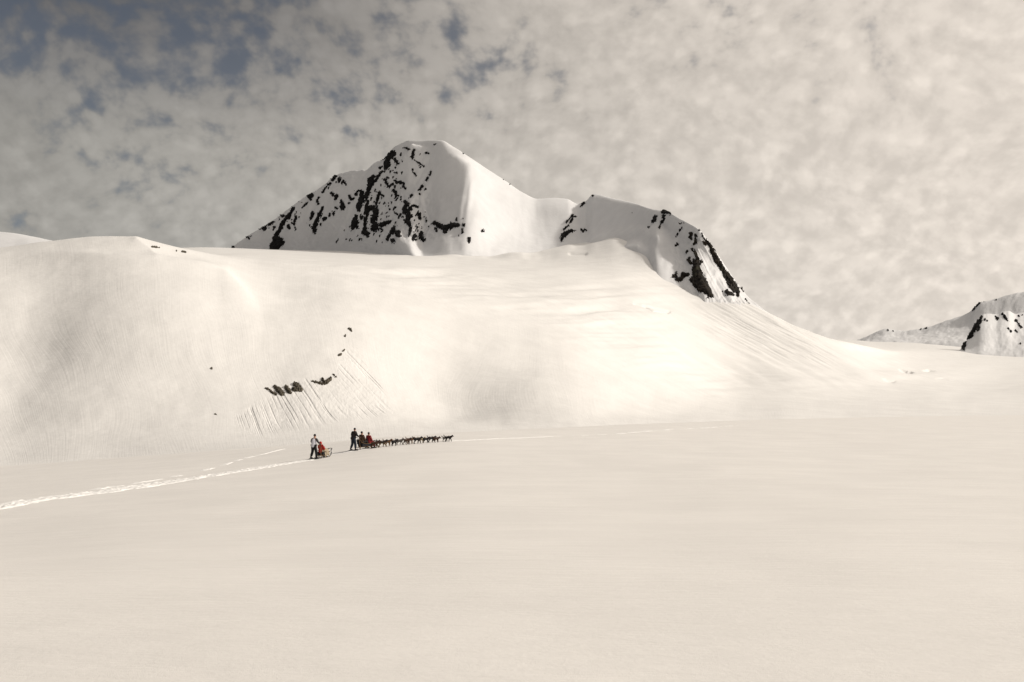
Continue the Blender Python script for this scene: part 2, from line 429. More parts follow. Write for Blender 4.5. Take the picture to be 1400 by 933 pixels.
def bump(x, y, cx, cy, sx, sy, A, ang=0.0):
    c, s_ = math.cos(ang), math.sin(ang)
    u = (x - cx) * c + (y - cy) * s_; v = -(x - cx) * s_ + (y - cy) * c
    return A * np.exp(-0.5 * ((u / sx) ** 2 + (v / sy) ** 2))
AV_APEX = (234.0, 278.0)
def av_mask(x, y):
    # slope of small runnels and snowballs below the outcrops
    m = sm(x - (312 + 0.35 * (y - 570)), 0, 25) * (1 - sm(y - 610 + .18 * (x - 330), -25, 0))
    top = np.interp(x, [300, 330, 362, 420, 456, 466, 478, 560], [575, 566, 542, 518, 514, 494, 470, 470])
    m = m * sm(y - top, 0, 8)
    right = 482 + (y - 470) * 0.70 + 6 * fbm(y / 14, y * 0, 2, 55)
    m = m * (1 - sm(x - right, -3, 5))
    return m
def hdetail(x, d, z):
    y = HZ - (z - CAMZ) / d * F
    r = 0
    near = 1 - sm(d, 470, 520)
    # broad rolls of the left hill
    r = r + near * (bump(x, y, 225, 450, 95, 70, 4.6) + bump(x, y, 40, 480, 40, 80, -2.4, .3)
        + bump(x, y, 120, 560, 90, 26, 1.0) + bump(x, y, 385, 400, 38, 14, -1.8, .25) + bump(x, y, 255, 354, 30, 8, -2.0, .2) + bump(x, y, 150, 338, 60, 12, 1.2)
        + bump(x, y, 470, 470, 60, 60, 1.8, .4))
    # wind lips
    fx_, fy_ = [-200, 60, 170, 262, 300, 330, 365, 500], [346, 352, 366, 372.5, 383, 405, 445, 640]
    yl = curve1(fx_, fy_, np.clip(x, -199, 499)); sl = (curve1(fx_, fy_, np.clip(x + 4, -199, 499)) - yl) / 4
    dd = (y - yl) / np.sqrt(1 + sl * sl)
    r = r + near * 3.0 * np.where(dd < 0, np.exp(-((np.sqrt(dd * dd + 4) - 2.0) / 11.0) ** 1.25), np.exp(-((np.sqrt(dd * dd + 4) - 2.0) / 24.0) ** 1.25)) * sm(x, -20, 150) * (1 - sm(x, 306, 362))
    dd, sd_, t = seg_dist(x, y, [(186, 336), (204, 348), (214, 362)])
    r = r + near * 1.3 * np.exp(-(dd / 9.0) ** 1.3) * (1 - .5 * t)
    # gully in the middle slope
    r = r + bump(x, y, 655, 500, 42, 55, 0, .25)
    cxv = curve1([300, 418, 455, 500, 545, 590, 700], [470, 552, 585, 610, 620, 624, 626], np.clip(y, 301, 699))
    dd = (x - cxv) * .92
    r = r - 4.8 * np.exp(-((np.sqrt(dd * dd + 200) - 14.1) / 70) ** 1.5) * sm(y, 405, 505) * (1 - sm(y, 545, 600)) * sm(d, 240, 300)
    r = r
    r = r + bump(x, y, 760, 545, 90, 22, 2.2, .1) + bump(x, y, 470, 385, 150, 12, 2.0, .25) * sm(d, 300, 500)
    # long ribs running down to the right, below the pyramid
    u = (x - 900) * 0.88 + (y - 420) * 0.47; v = -(x - 900) * 0.47 + (y - 420) * 0.88
    mk = sm(x, 820, 960) * (1 - sm(x, 1150, 1260)) * sm(y, 395, 430) * (1 - sm(y, 490, 545)) * sm(d, 400, 800)
    r = r + mk * (fbm(u / 260, v / 26, 3, 31) * 6.5 + fbm(u / 120, v / 7, 2, 33) * .8)
    # debris streaks on the upper right flank
    mk2 = sm(x, 950, 985) * (1 - sm(x, 1120, 1165)) * (1 - sm(v, 8, 26)) * sm(d, 900, 1050)
    r = r + mk2 * ridged(u / 60, v / 2.2, 2, 37) * 1.3
    # plateau rolls
    r = r + sm(d, 450, 700) * (fbm(x / 150 + y / 400, y / 16, 3, 41) * 4.5) * sm(y, 345, 375) * (1 - sm(y, 520, 570)) * (1 - mk)
    r = r + fbm(x / 260, y / 110, 2, 43) * 1.6 * sm(d, 240, 320) * near
    r = r + fbm(x / 60, y / 60, 3, 47) * 0.45 * sm(d, 230, 260)
    # runnels
    th = np.arctan2(x - AV_APEX[0], np.maximum(y - AV_APEX[1], 1)); rr = np.hypot(x - AV_APEX[0], y - AV_APEX[1])
    am = av_mask(x, y) * near
    g = ridged(th * 120 + .8 * vnoise(rr / 30, th * 9, 53), rr / 110, 3, 51, 0.6)
    pat = sm(fbm(x / 30, y / 30, 2, 57), -.28, .12)
    r = r - am * np.maximum(g - .25, 0) * 0.42 * (0.25 + .75 * pat) + am * fbm(x / 3.2, y / 3.2, 2, 59) * .07
    # crevasses on the glacier
    for (cx, cy, sx, sy, A, an) in [(1240, 506, 11, 1.5, -5.5, .25), (1270, 504.5, 9, 1.1, -4.2, .05), (1216, 518.5, 9, 1.1, -3.2, .12), (1288, 516, 10, .8, -1.2, 0)]:
        uu = (x - cx) * math.cos(an) + (y - cy) * math.sin(an); vv = -(x - cx) * math.sin(an) + (y - cy) * math.cos(an) + .8 * fbm(x / 5, y * 0, 2, 63)
        wv = np.clip(1 - np.abs(uu / sx) ** 1.6, 0, 1)
        r = r + A * wv * sm(vv, -.35, .25) * np.exp(-np.maximum(vv, 0) / (sy * 1.6)) * sm(d, 800, 1000)
    # drift cones banked against the foot of the peak
    r = r + sm(d, 1250, 1950) ** 1.4 * sm(x, 500, 590) * (1 - sm(x, 835, 875)) * (8 + 17 * fbm(x / 80, d / 900, 2, 67) + 2.5 * fbm(x / 22, d / 500, 2, 68)) * sm(d, 1200, 1400)
    # thin cracks on the plateau
    for pts, A in [([(779, 352), (786, 352.5), (801, 352.6)], -2.2), ([(868, 417), (882, 421), (893, 428), (912, 430)], -2.2), ([(881, 419), (900, 424), (915, 428)], -1.8)]:
        dd, _, _ = seg_dist(x, y, pts)
        r = r + A * np.exp(-(dd / 1.1) ** 2) * sm(d, 500, 600)
    return r
HS = Sheet(H, False, hdetail, soft=20)
xa = np.concatenate([np.arange(-30, 318, 2.0), np.arange(318, 560, 0.5), np.arange(560, 1432, 1.8)])
a = az_of(xa)
b = np.linspace(a[-1], 2 * math.pi + a[0], 40)[1:-1]; b = np.where(b > math.pi, b - 2 * math.pi, b)
az = np.concatenate([a, b[b > 0], b[b <= 0]])
Ph, xx, dd, zz = polar_grid(HS, az, [6, 26, 90, 110, 80, 60, 60, 60, 60, 50, 12, 4])
yy = HZ - (zz - CAMZ) / dd * F
# direction of the fine fluting: down the slope, swirling in the gullies
fu = (xx + 34 * fbm(xx / 130, yy / 110, 2, 71) - 0.22 * (yy - 450) + bump(xx, yy, 655, 500, 50, 50, 1, 0) * (yy - 500) * .9) / F * 330
flow = np.stack([fu / 0.62, np.log(dd) * 9.0, 0 * fu], -1)
o = grid_mesh('snow_hill', Ph, M_hill, wrap=True, attr=flow); o['kind'] = 'structure'

# hill further back on the far left
HB = Sheet({-1650: [(620, 420), (700, 372), (780, 350), (860, 400), (1000, 480)],
            -300: [(620, 400), (700, 345), (780, 312), (860, 345), (1000, 420)],
            0: [(620, 390), (700, 340), (790, 320.5), (880, 345), (1000, 420)],
            75: [(620, 390), (700, 345), (790, 330.5), (880, 350), (1000, 420)],
            130: [(620, 400), (700, 360), (790, 345), (880, 365), (1000, 430)],
            200: [(620, 420), (700, 390), (790, 378), (880, 390), (1000, 440)]},
           detail=lambda x, d, z: fbm(x / 60, d / 60, 3, 77) * 1.5)
def box_grid(sheet, xs, rows):
    x = np.array(xs); D, _ = sheet.cols(x)
    T = []
    for k, n in enumerate(rows): T += list(k + np.arange(n) / n)
    T.append(len(rows)); T = np.array(T)
    k = np.minimum(T.astype(int), sheet.K - 2); f = (T - k)[:, None]
    dd = D[k] * (1 - f) + D[k + 1] * f; xx = np.repeat(x[None], len(T), 0)
    zz = sheet.z(xx, dd).reshape(dd.shape)
    return world(xx, dd, zz), xx, dd, zz
Pb, *_ = box_grid(HB, np.arange(-900, 201, 6), [12, 14, 12, 6])
o = grid_mesh('snow_hill', Pb, M_mtn); o['kind'] = 'structure'

# ------------------------------------------------------------------ the main peak with its shoulder and pyramid
MC = {}
def mcol(x, db, dr, yb, yr, c1=(.38, .30), c2=(.72, .64)):
    zb = CAMZ + (HZ - yb) / F * db; zr = CAMZ + (HZ - yr) / F * dr
    def P(t, h):
        d = db + (dr - db) * t; z = zb + (zr - zb) * h
        return (d, HZ - (z - CAMZ) / d * F)
    if c1 == 'A': pr = [(.22, .05), (.38, .12), (.57, .29), (.77, .58)]
    else: pr = [(c1[0] * .5, c1[1] * .5), c1, ((c1[0] + c2[0]) / 2, (c1[1] + c2[1]) / 2), c2]
    zs = zb - 45; ds = db - 90
    zk = zr - max(60, (zr - zb) * .6); dk = dr + 220
    MC[x] = [(ds, HZ - (zs - CAMZ) / ds * F), P(0, 0)] + [P(*q) for q in pr] + [P(1, 1), (dk, HZ - (zk - CAMZ) / dk * F), (dk + 500, 540)]
A1, A2 = 'A', None
for a_ in [(270, 3260, 3340, 372, 366), (290, 3230, 3310, 364, 356), (305, 3160, 3260, 360, 347), (340, 3000, 3140, 358, 322), (380, 2830, 3010, 358, 297.5), (400, 2740, 2940, 358, 281.5),
           (420, 2660, 2880, 358, 268), (440, 2570, 2810, 358, 256), (458, 2480, 2750, 358, 241.5), (480, 2370, 2680, 357, 234.5), (500, 2260, 2620, 357, 233), (512, 2190, 2580, 357, 224, (.38, .28), (.72, .60)),
           (526, 2110, 2530, 357, 217, (.38, .26), (.72, .59)), (537, 2050, 2490, 357, 203.5, (.38, .25), (.72, .58)), (550, 1960, 2450, 356.5, 196, (.38, .22), (.71, .56)), (560, 1900, 2420, 356.5, 192.4, (.38, .20), (.71, .54)), (580, 1780, 2380, 358, 192.1, A1, A2), (603, 1690, 2320, 358.5, 192.6, A1, A2),
           (620, 1640, 2290, 359, 202, A1, A2), (640, 1600, 2270, 359.5, 215.5, A1, A2), (665, 1620, 2300, 359, 232, A1, A2), (690, 1650, 2318, 359, 247.5, A1, A2), (715, 1680, 2325, 358.5, 264, A1, A2), (735, 1700, 2330, 357.5, 272, A1, A2), (755, 1720, 2332, 357, 271, A1, A2),
           (775, 1730, 2332, 356, 272.5, A1, A2), (790, 1740, 2330, 355, 279, A1, A2), (800, 1740, 2325, 354, 276, A1, A2), (812, 1740, 2320, 352, 266, (.36, .18), (.68, .5)), (835, 1720, 2230, 344, 271.5, (.34, .18), (.66, .5)), (870, 1640, 2080, 337, 279.5, (.36, .25), (.66, .55)),
           (885, 1560, 1960, 346, 285, (.36, .35), (.66, .60)), (897, 1480, 1880, 353, 288, (.34, .38), (.66, .65)), (908, 1445, 1820, 363, 289, (.33, .36), (.66, .65)), (920, 1420, 1700, 373, 294, (.34, .34), (.68, .66)), (930, 1395, 1630, 382, 300, (.36, .34), (.70, .67)), (945, 1345, 1540, 393, 308), (955, 1312, 1500, 406, 313.5),
           (965, 1290, 1480, 411, 325), (985, 1285, 1450, 413, 353.5), (1000, 1285, 1425, 414, 376), (1020, 1295, 1400, 417, 403), (1040, 1275, 1350, 426, 420), (1065, 1255, 1310, 441, 438), (1090, 1240, 1275, 456, 455), (1120, 1220, 1260, 480, 478)]:
    mcol(*a_)
SKX = sorted(MC); SKY = [MC[k][6][1] for k in SKX]
def mdetail(x, d, z):
    y = HZ - (z - CAMZ) / d * F
    r = 0
    big = 1 - sm(x, 905, 935)
    # the lit rib from the summit down to the right, shaded snow bowl to its left
    dd, side, t = seg_dist(x, y, [(603, 186), (624, 208), (640, 232), (648, 258), (641, 280), (654, 300), (668, 318), (680, 334)])
    r = r + 21 * np.exp(-((np.sqrt(dd * dd + 81) - 9) / 26) ** 1.3) * sm(t, .02, .25) * (1 - sm(t, .72, 1)) * big
    r = r + bump(x, y, 605, 268, 24, 40, -14, .15) * big
    r = r + bump(x, y, 738, 306, 42, 26, -16) * big
    # second rib: rocky spine from the summit block to the lower centre
    dd, side, t = seg_dist(x, y, [(598, 204), (588, 238), (574, 262), (558, 284), (552, 312), (545, 335)])
    r = r + 13 * np.exp(-(dd / 13) ** 1.3) * sm(t, .15, .5) * big
    # main rib
    dd, side, t = seg_dist(x, y, [(540, 200), (528, 228), (508, 250), (500, 280), (497, 320)])
    r = r + 14 * np.exp(-(dd / 15) ** 1.3) * sm(t, 0, .3) * (1 - sm(t, .8, 1)) * big
    # lit gully floor between them
    cxl = np.interp(y, [192, 200, 225, 250, 262], [584, 580, 570, 556, 548])      # a sunlit apron between two rock ribs
    uu = (x - cxl) / 13.0
    r = r + 24 * np.where(uu < -1, sm(uu, -1.5, -1), np.where(uu > 1, 0, (1 - uu) / 2)) * sm(y, 196, 206) * (1 - sm(y, 246, 262)) * big
    bw = sm(x, 590, 606) * (1 - sm(x, 640, 656)) * sm(y, 215, 245) * (1 - sm(y, 300, 330))
    r = r + bw * fbm((x + .12 * y) / 12, y / 60, 2, 95) * 5
    # left shoulder ribs
    for p in ([(455, 240), (436, 275), (428, 318)], [(480, 236), (468, 262), (468, 290)], [(398, 288), (386, 305), (374, 340)]):
        dd, side, t = seg_dist(x, y, p)
        r = r + 9 * np.exp(-(dd / 11) ** 1.3) * (1 - sm(t, .75, 1))
    # slide track
    dd, side, t = seg_dist(x, y, [(486, 280), (474, 302), (452, 328), (430, 342), (405, 352)])
    wd = 1.0 + 2.2 * np.exp(-((t - .6) / .22) ** 2)
    r = r - 4.5 * np.exp(-(dd / wd) ** 2) * sm(t, 0, .2)
    # steep ribbing in the rocky part
    rk = sm(x, 360, 470) * (1 - sm(x, 580, 604)) * sm(y, 200, 225) * (1 - sm(y, 318, 340))
    u = x + 0.50 * (y - 270)
    r = r + rk * (ridged(u / 15, y / 60, 3, 81) * 9) + rk * fbm(x / 4, y / 5, 3, 83) * 3.2
    r = r + (1 - rk) * sm(x, 300, 360) * fbm(x / 26, y / 40, 3, 85) * 3.5 * big
    # pyramid: crest line splitting shaded left flank from lit right flank
    dd, side, t = seg_dist(x, y, [(944, 308), (944, 330), (949, 356), (958, 392), (966, 412)])
    r = r + (1 - big) * 5 * np.exp(-(dd / 10) ** 1.3)
    ur = (x - 960) * .5 + (y - 330) * .87; vr = (x - 960) * .87 - (y - 330) * .5
    r = r + (1 - big) * (ridged(vr / 5.0, ur / 70, 2, 87) * 2.2 * sm(x, 945, 960) + fbm(x / 9, y / 12, 3, 89) * 2.5)
    # fluted lower snow cone in front of the peak
    r = r + bump(x, y, 600, 340, 40, 14, 6) * big
    yr = np.interp(x, SKX, SKY); r = r * (.12 + .88 * sm(y - yr, 1, 22))
    # little crags on the sky line
    r = r + fbm(x / 5, y / 5, 3, 91) * 2.2 * sm(x, 300, 330) * (1 - sm(x, 540, 565))
    return r
MS = Sheet(MC, False, mdetail)
Pm, *_ = box_grid(MS, np.arange(272, 1118, 1.0), [6, 36, 36, 40, 44, 44, 14, 6])
mountain = grid_mesh('mountain', Pm, M_mtn); mountain['kind'] = 'structure'

# far right ridges
def ridge_sheet(pts, db, dr, yb, seed, amp, c=(.3, .64)):
    C = {}
    for x, yr in pts:
        b_ = db(x) if callable(db) else db; r_ = dr(x) if callable(dr) else dr; yb_ = yb(x) if callable(yb) else yb
        zb = CAMZ + (HZ - yb_) / F * b_; zr = CAMZ + (HZ - yr) / F * r_
        def P(t, h):
            d = b_ + (r_ - b_) * t; z = zb + (zr - zb) * h
            return (d, HZ - (z - CAMZ) / d * F)
        C[x] = [(b_ - 150, HZ - (zb - 60 - CAMZ) / (b_ - 150) * F), P(0, 0), P(.4, c[0]), P(.75, c[1]), P(1, 1), (r_ + 300, HZ - (zr - 90 - CAMZ) / (r_ + 300) * F), (r_ + 900, 500)]
    return Sheet(C, False, lambda x, d, z: fbm(x / 22, d / 160, 4, seed) * amp + fbm(x / 5, d / 60, 3, seed + 5) * amp * .22)
RS = ridge_sheet([(1130, 482), (1150, 475), (1165, 468), (1185, 460), (1200, 453.5), (1213, 450.5), (1232, 451.5), (1258, 450), (1270, 446), (1300, 437.5), (1325, 427), (1334, 418), (1342, 412.5), (1352, 410.5), (1365, 408), (1380, 403), (1400, 398.5), (1450, 384), (1520, 372), (1620, 380), (1800, 395), (2100, 430)],
                 lambda x: float(np.interp(x, [1130, 1400, 2100], [4700, 3900, 3300])), lambda x: float(np.interp(x, [1130, 1400, 2100], [5000, 4700, 4100])), lambda x: float(np.interp(x, [1130, 1180, 1300, 2100], [485, 474, 470, 478])), 101, 7)
Pr, *_ = box_grid(RS, np.concatenate([np.arange(1132, 1440, 1.2), np.arange(1440, 2100, 6)]), [4, 30, 34, 34, 8, 4])
far_ridge = grid_mesh('mountain', Pr, M_mtn); far_ridge['kind'] = 'structure'
NS = ridge_sheet([(1290, 492), (1306, 484), (1316, 474.5), (1325, 460), (1333, 446), (1341, 432.5), (1350, 429), (1362, 430.5), (1370, 427), (1378, 425), (1388, 429), (1400, 428), (1440, 424), (1500, 430), (1600, 445), (1750, 470), (1800, 490)],
                 lambda x: float(np.interp(x, [1290, 1340, 1420, 1800], [3000, 2840, 2760, 2700])), lambda x: float(np.interp(x, [1290, 1340, 1420, 1800], [3010, 3120, 3200, 3150])), lambda x: float(np.interp(x, [1290, 1312, 1400, 1800], [494, 484, 486, 492])), 111, 5)
Pn, *_ = box_grid(NS, np.concatenate([np.arange(1292, 1440, .8), np.arange(1440, 1800, 6)]), [4, 40, 40, 40, 8, 4])
near_ridge = grid_mesh('mountain', Pn, M_mtn); near_ridge['kind'] = 'structure'

# ------------------------------------------------------------------ rock breaking through the snow
def outcrop(name, sheet, chains, material, parent=None, thick=1.6, step=0.42, rag=1.0, seed=0, grow=1.0, drange=None, shear=.5):
    """A crag: the ground surface pushed out inside a hand-placed outline, sinking back under the snow at its edge."""
    pts = [p for c in chains for p in c]
    x0 = min(p[0] - p[2] for p in pts) - 3; x1 = max(p[0] + p[2] for p in pts) + 3
    y0 = min(p[1] - p[2] for p in pts) - 3; y1 = max(p[1] + p[2] for p in pts) + 3
    xs = np.arange(x0, x1 + step, step); ys = np.arange(y0, y1 + step, step)
    dd, zz, yy = sheet.inverse(xs)
    if drange is not None:
        yy = np.where(dd < drange, 1e4, yy); 
    D = np.empty((len(ys), len(xs))); ok = np.empty_like(D, bool)
    for i in range(len(xs)):
        yc = yy[:, i][::-1]; dc = dd[:, i][::-1]
        j = np.searchsorted(yc, ys, side='left')
        D[:, i] = np.interp(ys, yc, dc); ok[:, i] = ys > yc[0] - .6
    X, Y = np.meshgrid(xs, ys)
    sdf = np.full(X.shape, 1e3)
    for c in chains:
        cc = c if len(c) > 1 else [c[0], (c[0][0] + .01, c[0][1] + .01, c[0][2])]
        for i in range(len(cc) - 1):
            ax, ay, ar = cc[i]; bx, by, br = cc[i + 1]
            vx, vy = bx - ax, by - ay; L = vx * vx + vy * vy + 1e-9
            t = np.clip(((X - ax) * vx + (Y - ay) * vy) / L, 0, 1)
            sdf = np.minimum(sdf, np.hypot(X - ax - t * vx, Y - ay - t * vy) - (ar + (br - ar) * t) * grow)
    rmax = max(p[2] for p in pts)
    U_ = X + shear * Y; V_ = Y - shear * X * .4
    e = rag * ((.28 - ridged(U_ / 2.3, V_ / 7.5, 3, seed, .62)) * 2.1 * min(1, rmax / 1.7) + fbm(X / 1.1, Y / 1.3, 2, seed + 9) * .9)
    h = -(sdf + e)                     # px inside the outline
    m = (h > 0)
    mpx = D / F
    disp = np.where(h > 0, np.minimum(h, 2.5) * .55 + .25, np.maximum(h, -1.5) * 2.0) * thick
    disp = disp + np.where(h > 0, (ridged(X / 2.0, Y / 3.5, 3, seed + 3) - .3) * .9 * thick, 0)
    # push outward: mostly up the camera-side normal of a steep slope
    Zs = sheet.z(X.ravel(), D.ravel()).reshape(X.shape)
    P = world(X, D, Zs)
    gy, gx = np.gradient(P, axis=(0, 1)); n = np.cross(gx, gy); ln = np.linalg.norm(n, axis=-1, keepdims=True) + 1e-9
    n = n / ln; n = np.where(n[..., 2:3] < 0, -n, n)
    P = P + n * (disp * np.median(mpx))[..., None]
    near = h > -1.3
    kq = (near[:-1, :-1] | near[1:, :-1] | near[:-1, 1:] | near[1:, 1:])
    okq = ok[:-1, :-1] & ok[1:, :-1] & ok[:-1, 1:] & ok[1:, 1:]
    kq &= okq
    pos = (h > 0) & ok
    if not pos.any(): return None
    # an edge that runs over a fold in the ground is dropped
    dj = np.abs(np.diff(D, axis=0)); big = dj > np.median(dj) * 14 + 8
    kq &= ~(big[:, :-1] | big[:, 1:])
    o = grid_mesh(name, P, material, keep=kq)
    if o is None: return None
    if parent is not None: o.parent = parent
    return o

MR = [  # crags on the left shoulder and main face
 [[(372,342,2.5),(376,336,5),(382,331,5.2),(377,327,4)],[(378,322,2.5),(382,316,2),(386,307,2.5),(390,302,2)]],
 [[(394,309,1.5),(396,312,1.5)]], [[(397,293,2),(394,297,2.5),(391,299,1)]], [[(402,285,1.5),(398,290,1.5)]],
 [[(405,296,1),(403,303,1),(402,307,1.3)],[(400,305,.8)],[(404,311,.8)]], [[(413,284.5,1),(420,278,1)]],
 [[(426,267,2),(423,270,2),(425,273,.9)]], [[(363,312.5,2),(361,314,1.5)]], [[(367,308.5,1),(374,304,1.2)]], [[(375,311,1.2)]],
 [[(340,325,1.5),(343,323,.9)],[(341,327,.8)]], [[(319,338.5,1.3)]], [[(386,296.5,1),(388,295,1)]],
 [[(435,279,1.6),(434.5,275,1.5),(437,270,1)]], [[(441,263,1),(446,256,1)]], [[(449,252.5,1.1),(452,251,1.1)]], [[(455,247,1),(459,241,1.3)]],
 [[(464,243,1.6),(464,249,1.4)],[(461,250,.9)]], [[(470,248,2),(468,251,1.1)],[(470,248,1.5),(473,252,1.1)]],
 [[(454,265,1.9),(456,267,1.3)]], [[(460,269,2.2),(461,272,1.6),(459,273,1)]], [[(467,274,1.4),(468,280,1.9),(468,286,2.1),(471,284,1.6)]],
 [[(478,268,1),(480,271,1.9),(482,272,1.4),(484,271.5,.9)],[(477,278,.8)]], [[(488,262,1.6),(487,267,1.1)],[(491,261,1)]], [[(459,284,1.1),(462,286,.9)]],
 [[(451,292.5,.9),(451,296,1.1)]], [[(456,290,1.4),(456,294,1.6)]], [[(428,291,1.3),(427,296,1.7),(425,300,1.3)]],
 [[(441,284,1.1),(438,293,2.3),(435,299,2),(432,306,2),(430,313,2.3),(430,319,1.3)]], [[(442,299,1.3),(446,299,1.3),(443,301,1.1)]], [[(439,307.5,1.5)]],
 [[(495,262,1.8),(495,268,2.6),(494,275,3.5),(491,282,2.6),(490,287,2)]], [[(487,296,1.8),(486,303,3.3),(484,310,3),(482,315,1.3)]], [[(494,294,1.1),(495,299,1.6)]],
 [[(537,208,2),(534,214,3),(530,220,3),(530,225,3.5),(527,231,2),(526,233,1)]], [[(540,209,1.1),(540,212,1.1)]], [[(540,219,2),(543,222,1.6)],[(545,224,1)]],
 [[(548,213,1)]], [[(550,221,1.1)]], [[(552,202.5,1),(554,202.5,1),(559,204.5,1)]], [[(566,206,1.4),(565,211,1.3),(563.5,217,1.1)]], [[(583,209.5,1),(586,210,.9)]],
 [[(567,219.5,.7),(572,222.5,.7),(576,225,.7),(580,228,.9)]], [[(563,231,.8),(564,232,1.2)],[(565,236,.8),(569,240,.9)]], [[(540,236.5,.9),(543,236,.8)]],
 [[(594,198.5,.8),(596,197.2,.7)]], [[(589,236,1.1),(588,240,.9)]], [[(585,244,1.3),(583,247,1.1)],[(580,252,.9)]], [[(577.5,255.5,1.7),(573,260,1.1)]], [[(582,259,1.1)]], [[(574,266,1)]],
 [[(522,228,1.3),(519,230,1.1)]], [[(511,242,2),(506,247,2.6),(508,252,3.5),(505,257,2.7),(503,264,2.6),(501,270,2)],[(511,249,2),(515,245,1.3),(520,238,.9),(523,234,.9)]],
 [[(526,246,1.1),(529,250,1.4),(530,255,1.1)]], [[(537,252,1.6),(533,256,1.3)]], [[(541,247,1.1),(543,250,1.4),(548,250,1.6),(552,251,1.1)]], [[(551,255,1.1),(555,258,1.1)]],
 [[(538,260,1.6),(541,264,1.9),(543,268,1.6)]], [[(519,264,2),(517,268,1.9),(516,275,1.4),(514,280,1.1)]], [[(523,267,1.1),(525,269,.9)]],
 [[(501,272,1.8),(503,278,2),(502,284,2.6),(502,290,2.8),(500,298,1.4),(499,305,1.6),(500,312,2),(498,318,3),(502,320,1.9),(506,319,1.3)],[(503,323,1.3)]],
 [[(508,285,3),(512,286,3),(515,290,3),(513,296,3),(510,303,3),(513,308,4),(511,312,3.6),(516,313,2)]], [[(508,299,1.3)]],
 [[(521,308,2),(526,307,2.6),(530,305,1.9),(534,303,1.1)]], [[(521,313,1.3)]], [[(527,278,1.3)]], [[(532,286,1)]], [[(529,291,1.1)]],
 [[(541,284,1),(538,288,.9),(540,292,.9),(543,293,1.1)]], [[(542,305,1.3),(542,309,1.4),(538,314,2),(533,323,2),(530,328,1.5)]], [[(544,319,3),(545,322,2.3)]], [[(537,330,2.5)]],
 [[(554,276,1.6),(557,279,2.6),(554,284,2.3),(553,290,2.1),(558,291,3),(560,297,2.8),(556,303,2.5),(560,307,2.5)],[(561,286,2)]], [[(548,293,1.1),(545,299,.9)]], [[(551,297,1.3)]],
 [[(561,270,1.6),(564,267,1.3)]], [[(563,282,1.1),(567,281.5,1),(571,283.5,1.1)]], [[(571,290,1.4),(573,294,2.1),(574,299,1.7)]], [[(567,301,1.1)]],
 [[(562,312,1.4),(561,318,1.6),(559,323,.9)]], [[(570,311,1.1),(568,316,.9)]], [[(567,323,2.3),(565,328,1.9),(569,328,1.1)]], [[(576,319,1.6),(575,325,2.6),(579,328,2.3)]],
 [[(595,305,2),(600,308,3),(606,311,3.3),(612,312,3.2),(618,309,2.5),(625,308,2.5)],[(609,317,2.5)],[(617,305,1.3)]], [[(592,306,1.3)]], [[(596,313,1.4),(597,316,1.1)]],
 [[(624,302,1.1),(625,299,.8)]], [[(633,299,.9)]], [[(634,308,1.6)]], [[(632,314,1.1),(633,318,1.4)]], [[(627,322,.9)]], [[(641,326,2.2),(642,330,2)]], [[(660,316,1.6)]],
 [[(634,210,.9)]], [[(688,245.5,1.1)]], [[(697,252,.7)]], [[(702,255,.7)]],
 # shoulder
 [[(768,328,2),(771,322,2.5),(776,318,2.3),(782,316,1.8),(788,315.5,1.1)]], [[(771,314,1.1),(774,311,.9),(777,308.5,1.1)]],
 [[(775,304,1.1),(779,299,1.1),(783,295,1.4),(781,303,2)],[(783,297,1.6),(786,296.5,1.1)]], [[(795,314,1.1),(797,317,1.4),(800,314,1),(802,315,.9)]],
 [[(794,283,1),(798,278,1.1)]], [[(810.5,268,1.2)]], [[(905,290,1.1),(909,290.5,2.2),(912,290,1.8),(916,292,.8)]], [[(908,295,1.6),(907,301,1.4),(903,307,1.3),(902,311,1.1)]],
 [[(896,296,1.3),(895,300,2),(893,303,1.6)]], [[(887.5,311,1.3)]], [[(864,291,.6)]],
]
for i, ch in enumerate(MR):
    outcrop('crag', MS, ch, M_rock, mountain, seed=200 + i * 7, rag=1.1, grow=1.3)
rng = random.Random(11)
sp = []
while len(sp) < 170:
    x_ = rng.uniform(345, 600); y_ = rng.uniform(200, 335)
    yr_ = float(np.interp(x_, SKX, SKY))
    if y_ < yr_ + 1.5 or y_ > 330: continue
    w_ = float(vnoise(np.array([(x_ + .5 * y_) / 26]), np.array([y_ / 40]), 400)[0]) + .5
    if w_ < .48 or (x_ < 460 and y_ > 315): continue
    if x_ > 583 and y_ < 300: continue
    if 545 < x_ < 590 and y_ < 262 and rng.random() < .8: continue
    r_ = rng.uniform(.45, 1.0)
    sp.append([(x_, y_, r_), (x_ - rng.uniform(0, 1.6), y_ + rng.uniform(.3, 3.0), r_ * .8)])
speck = outcrop('small_crags', MS, sp, M_rock, mountain, seed=777, rag=.8, grow=1.0, thick=1.2)
speck['kind'] = 'stuff'
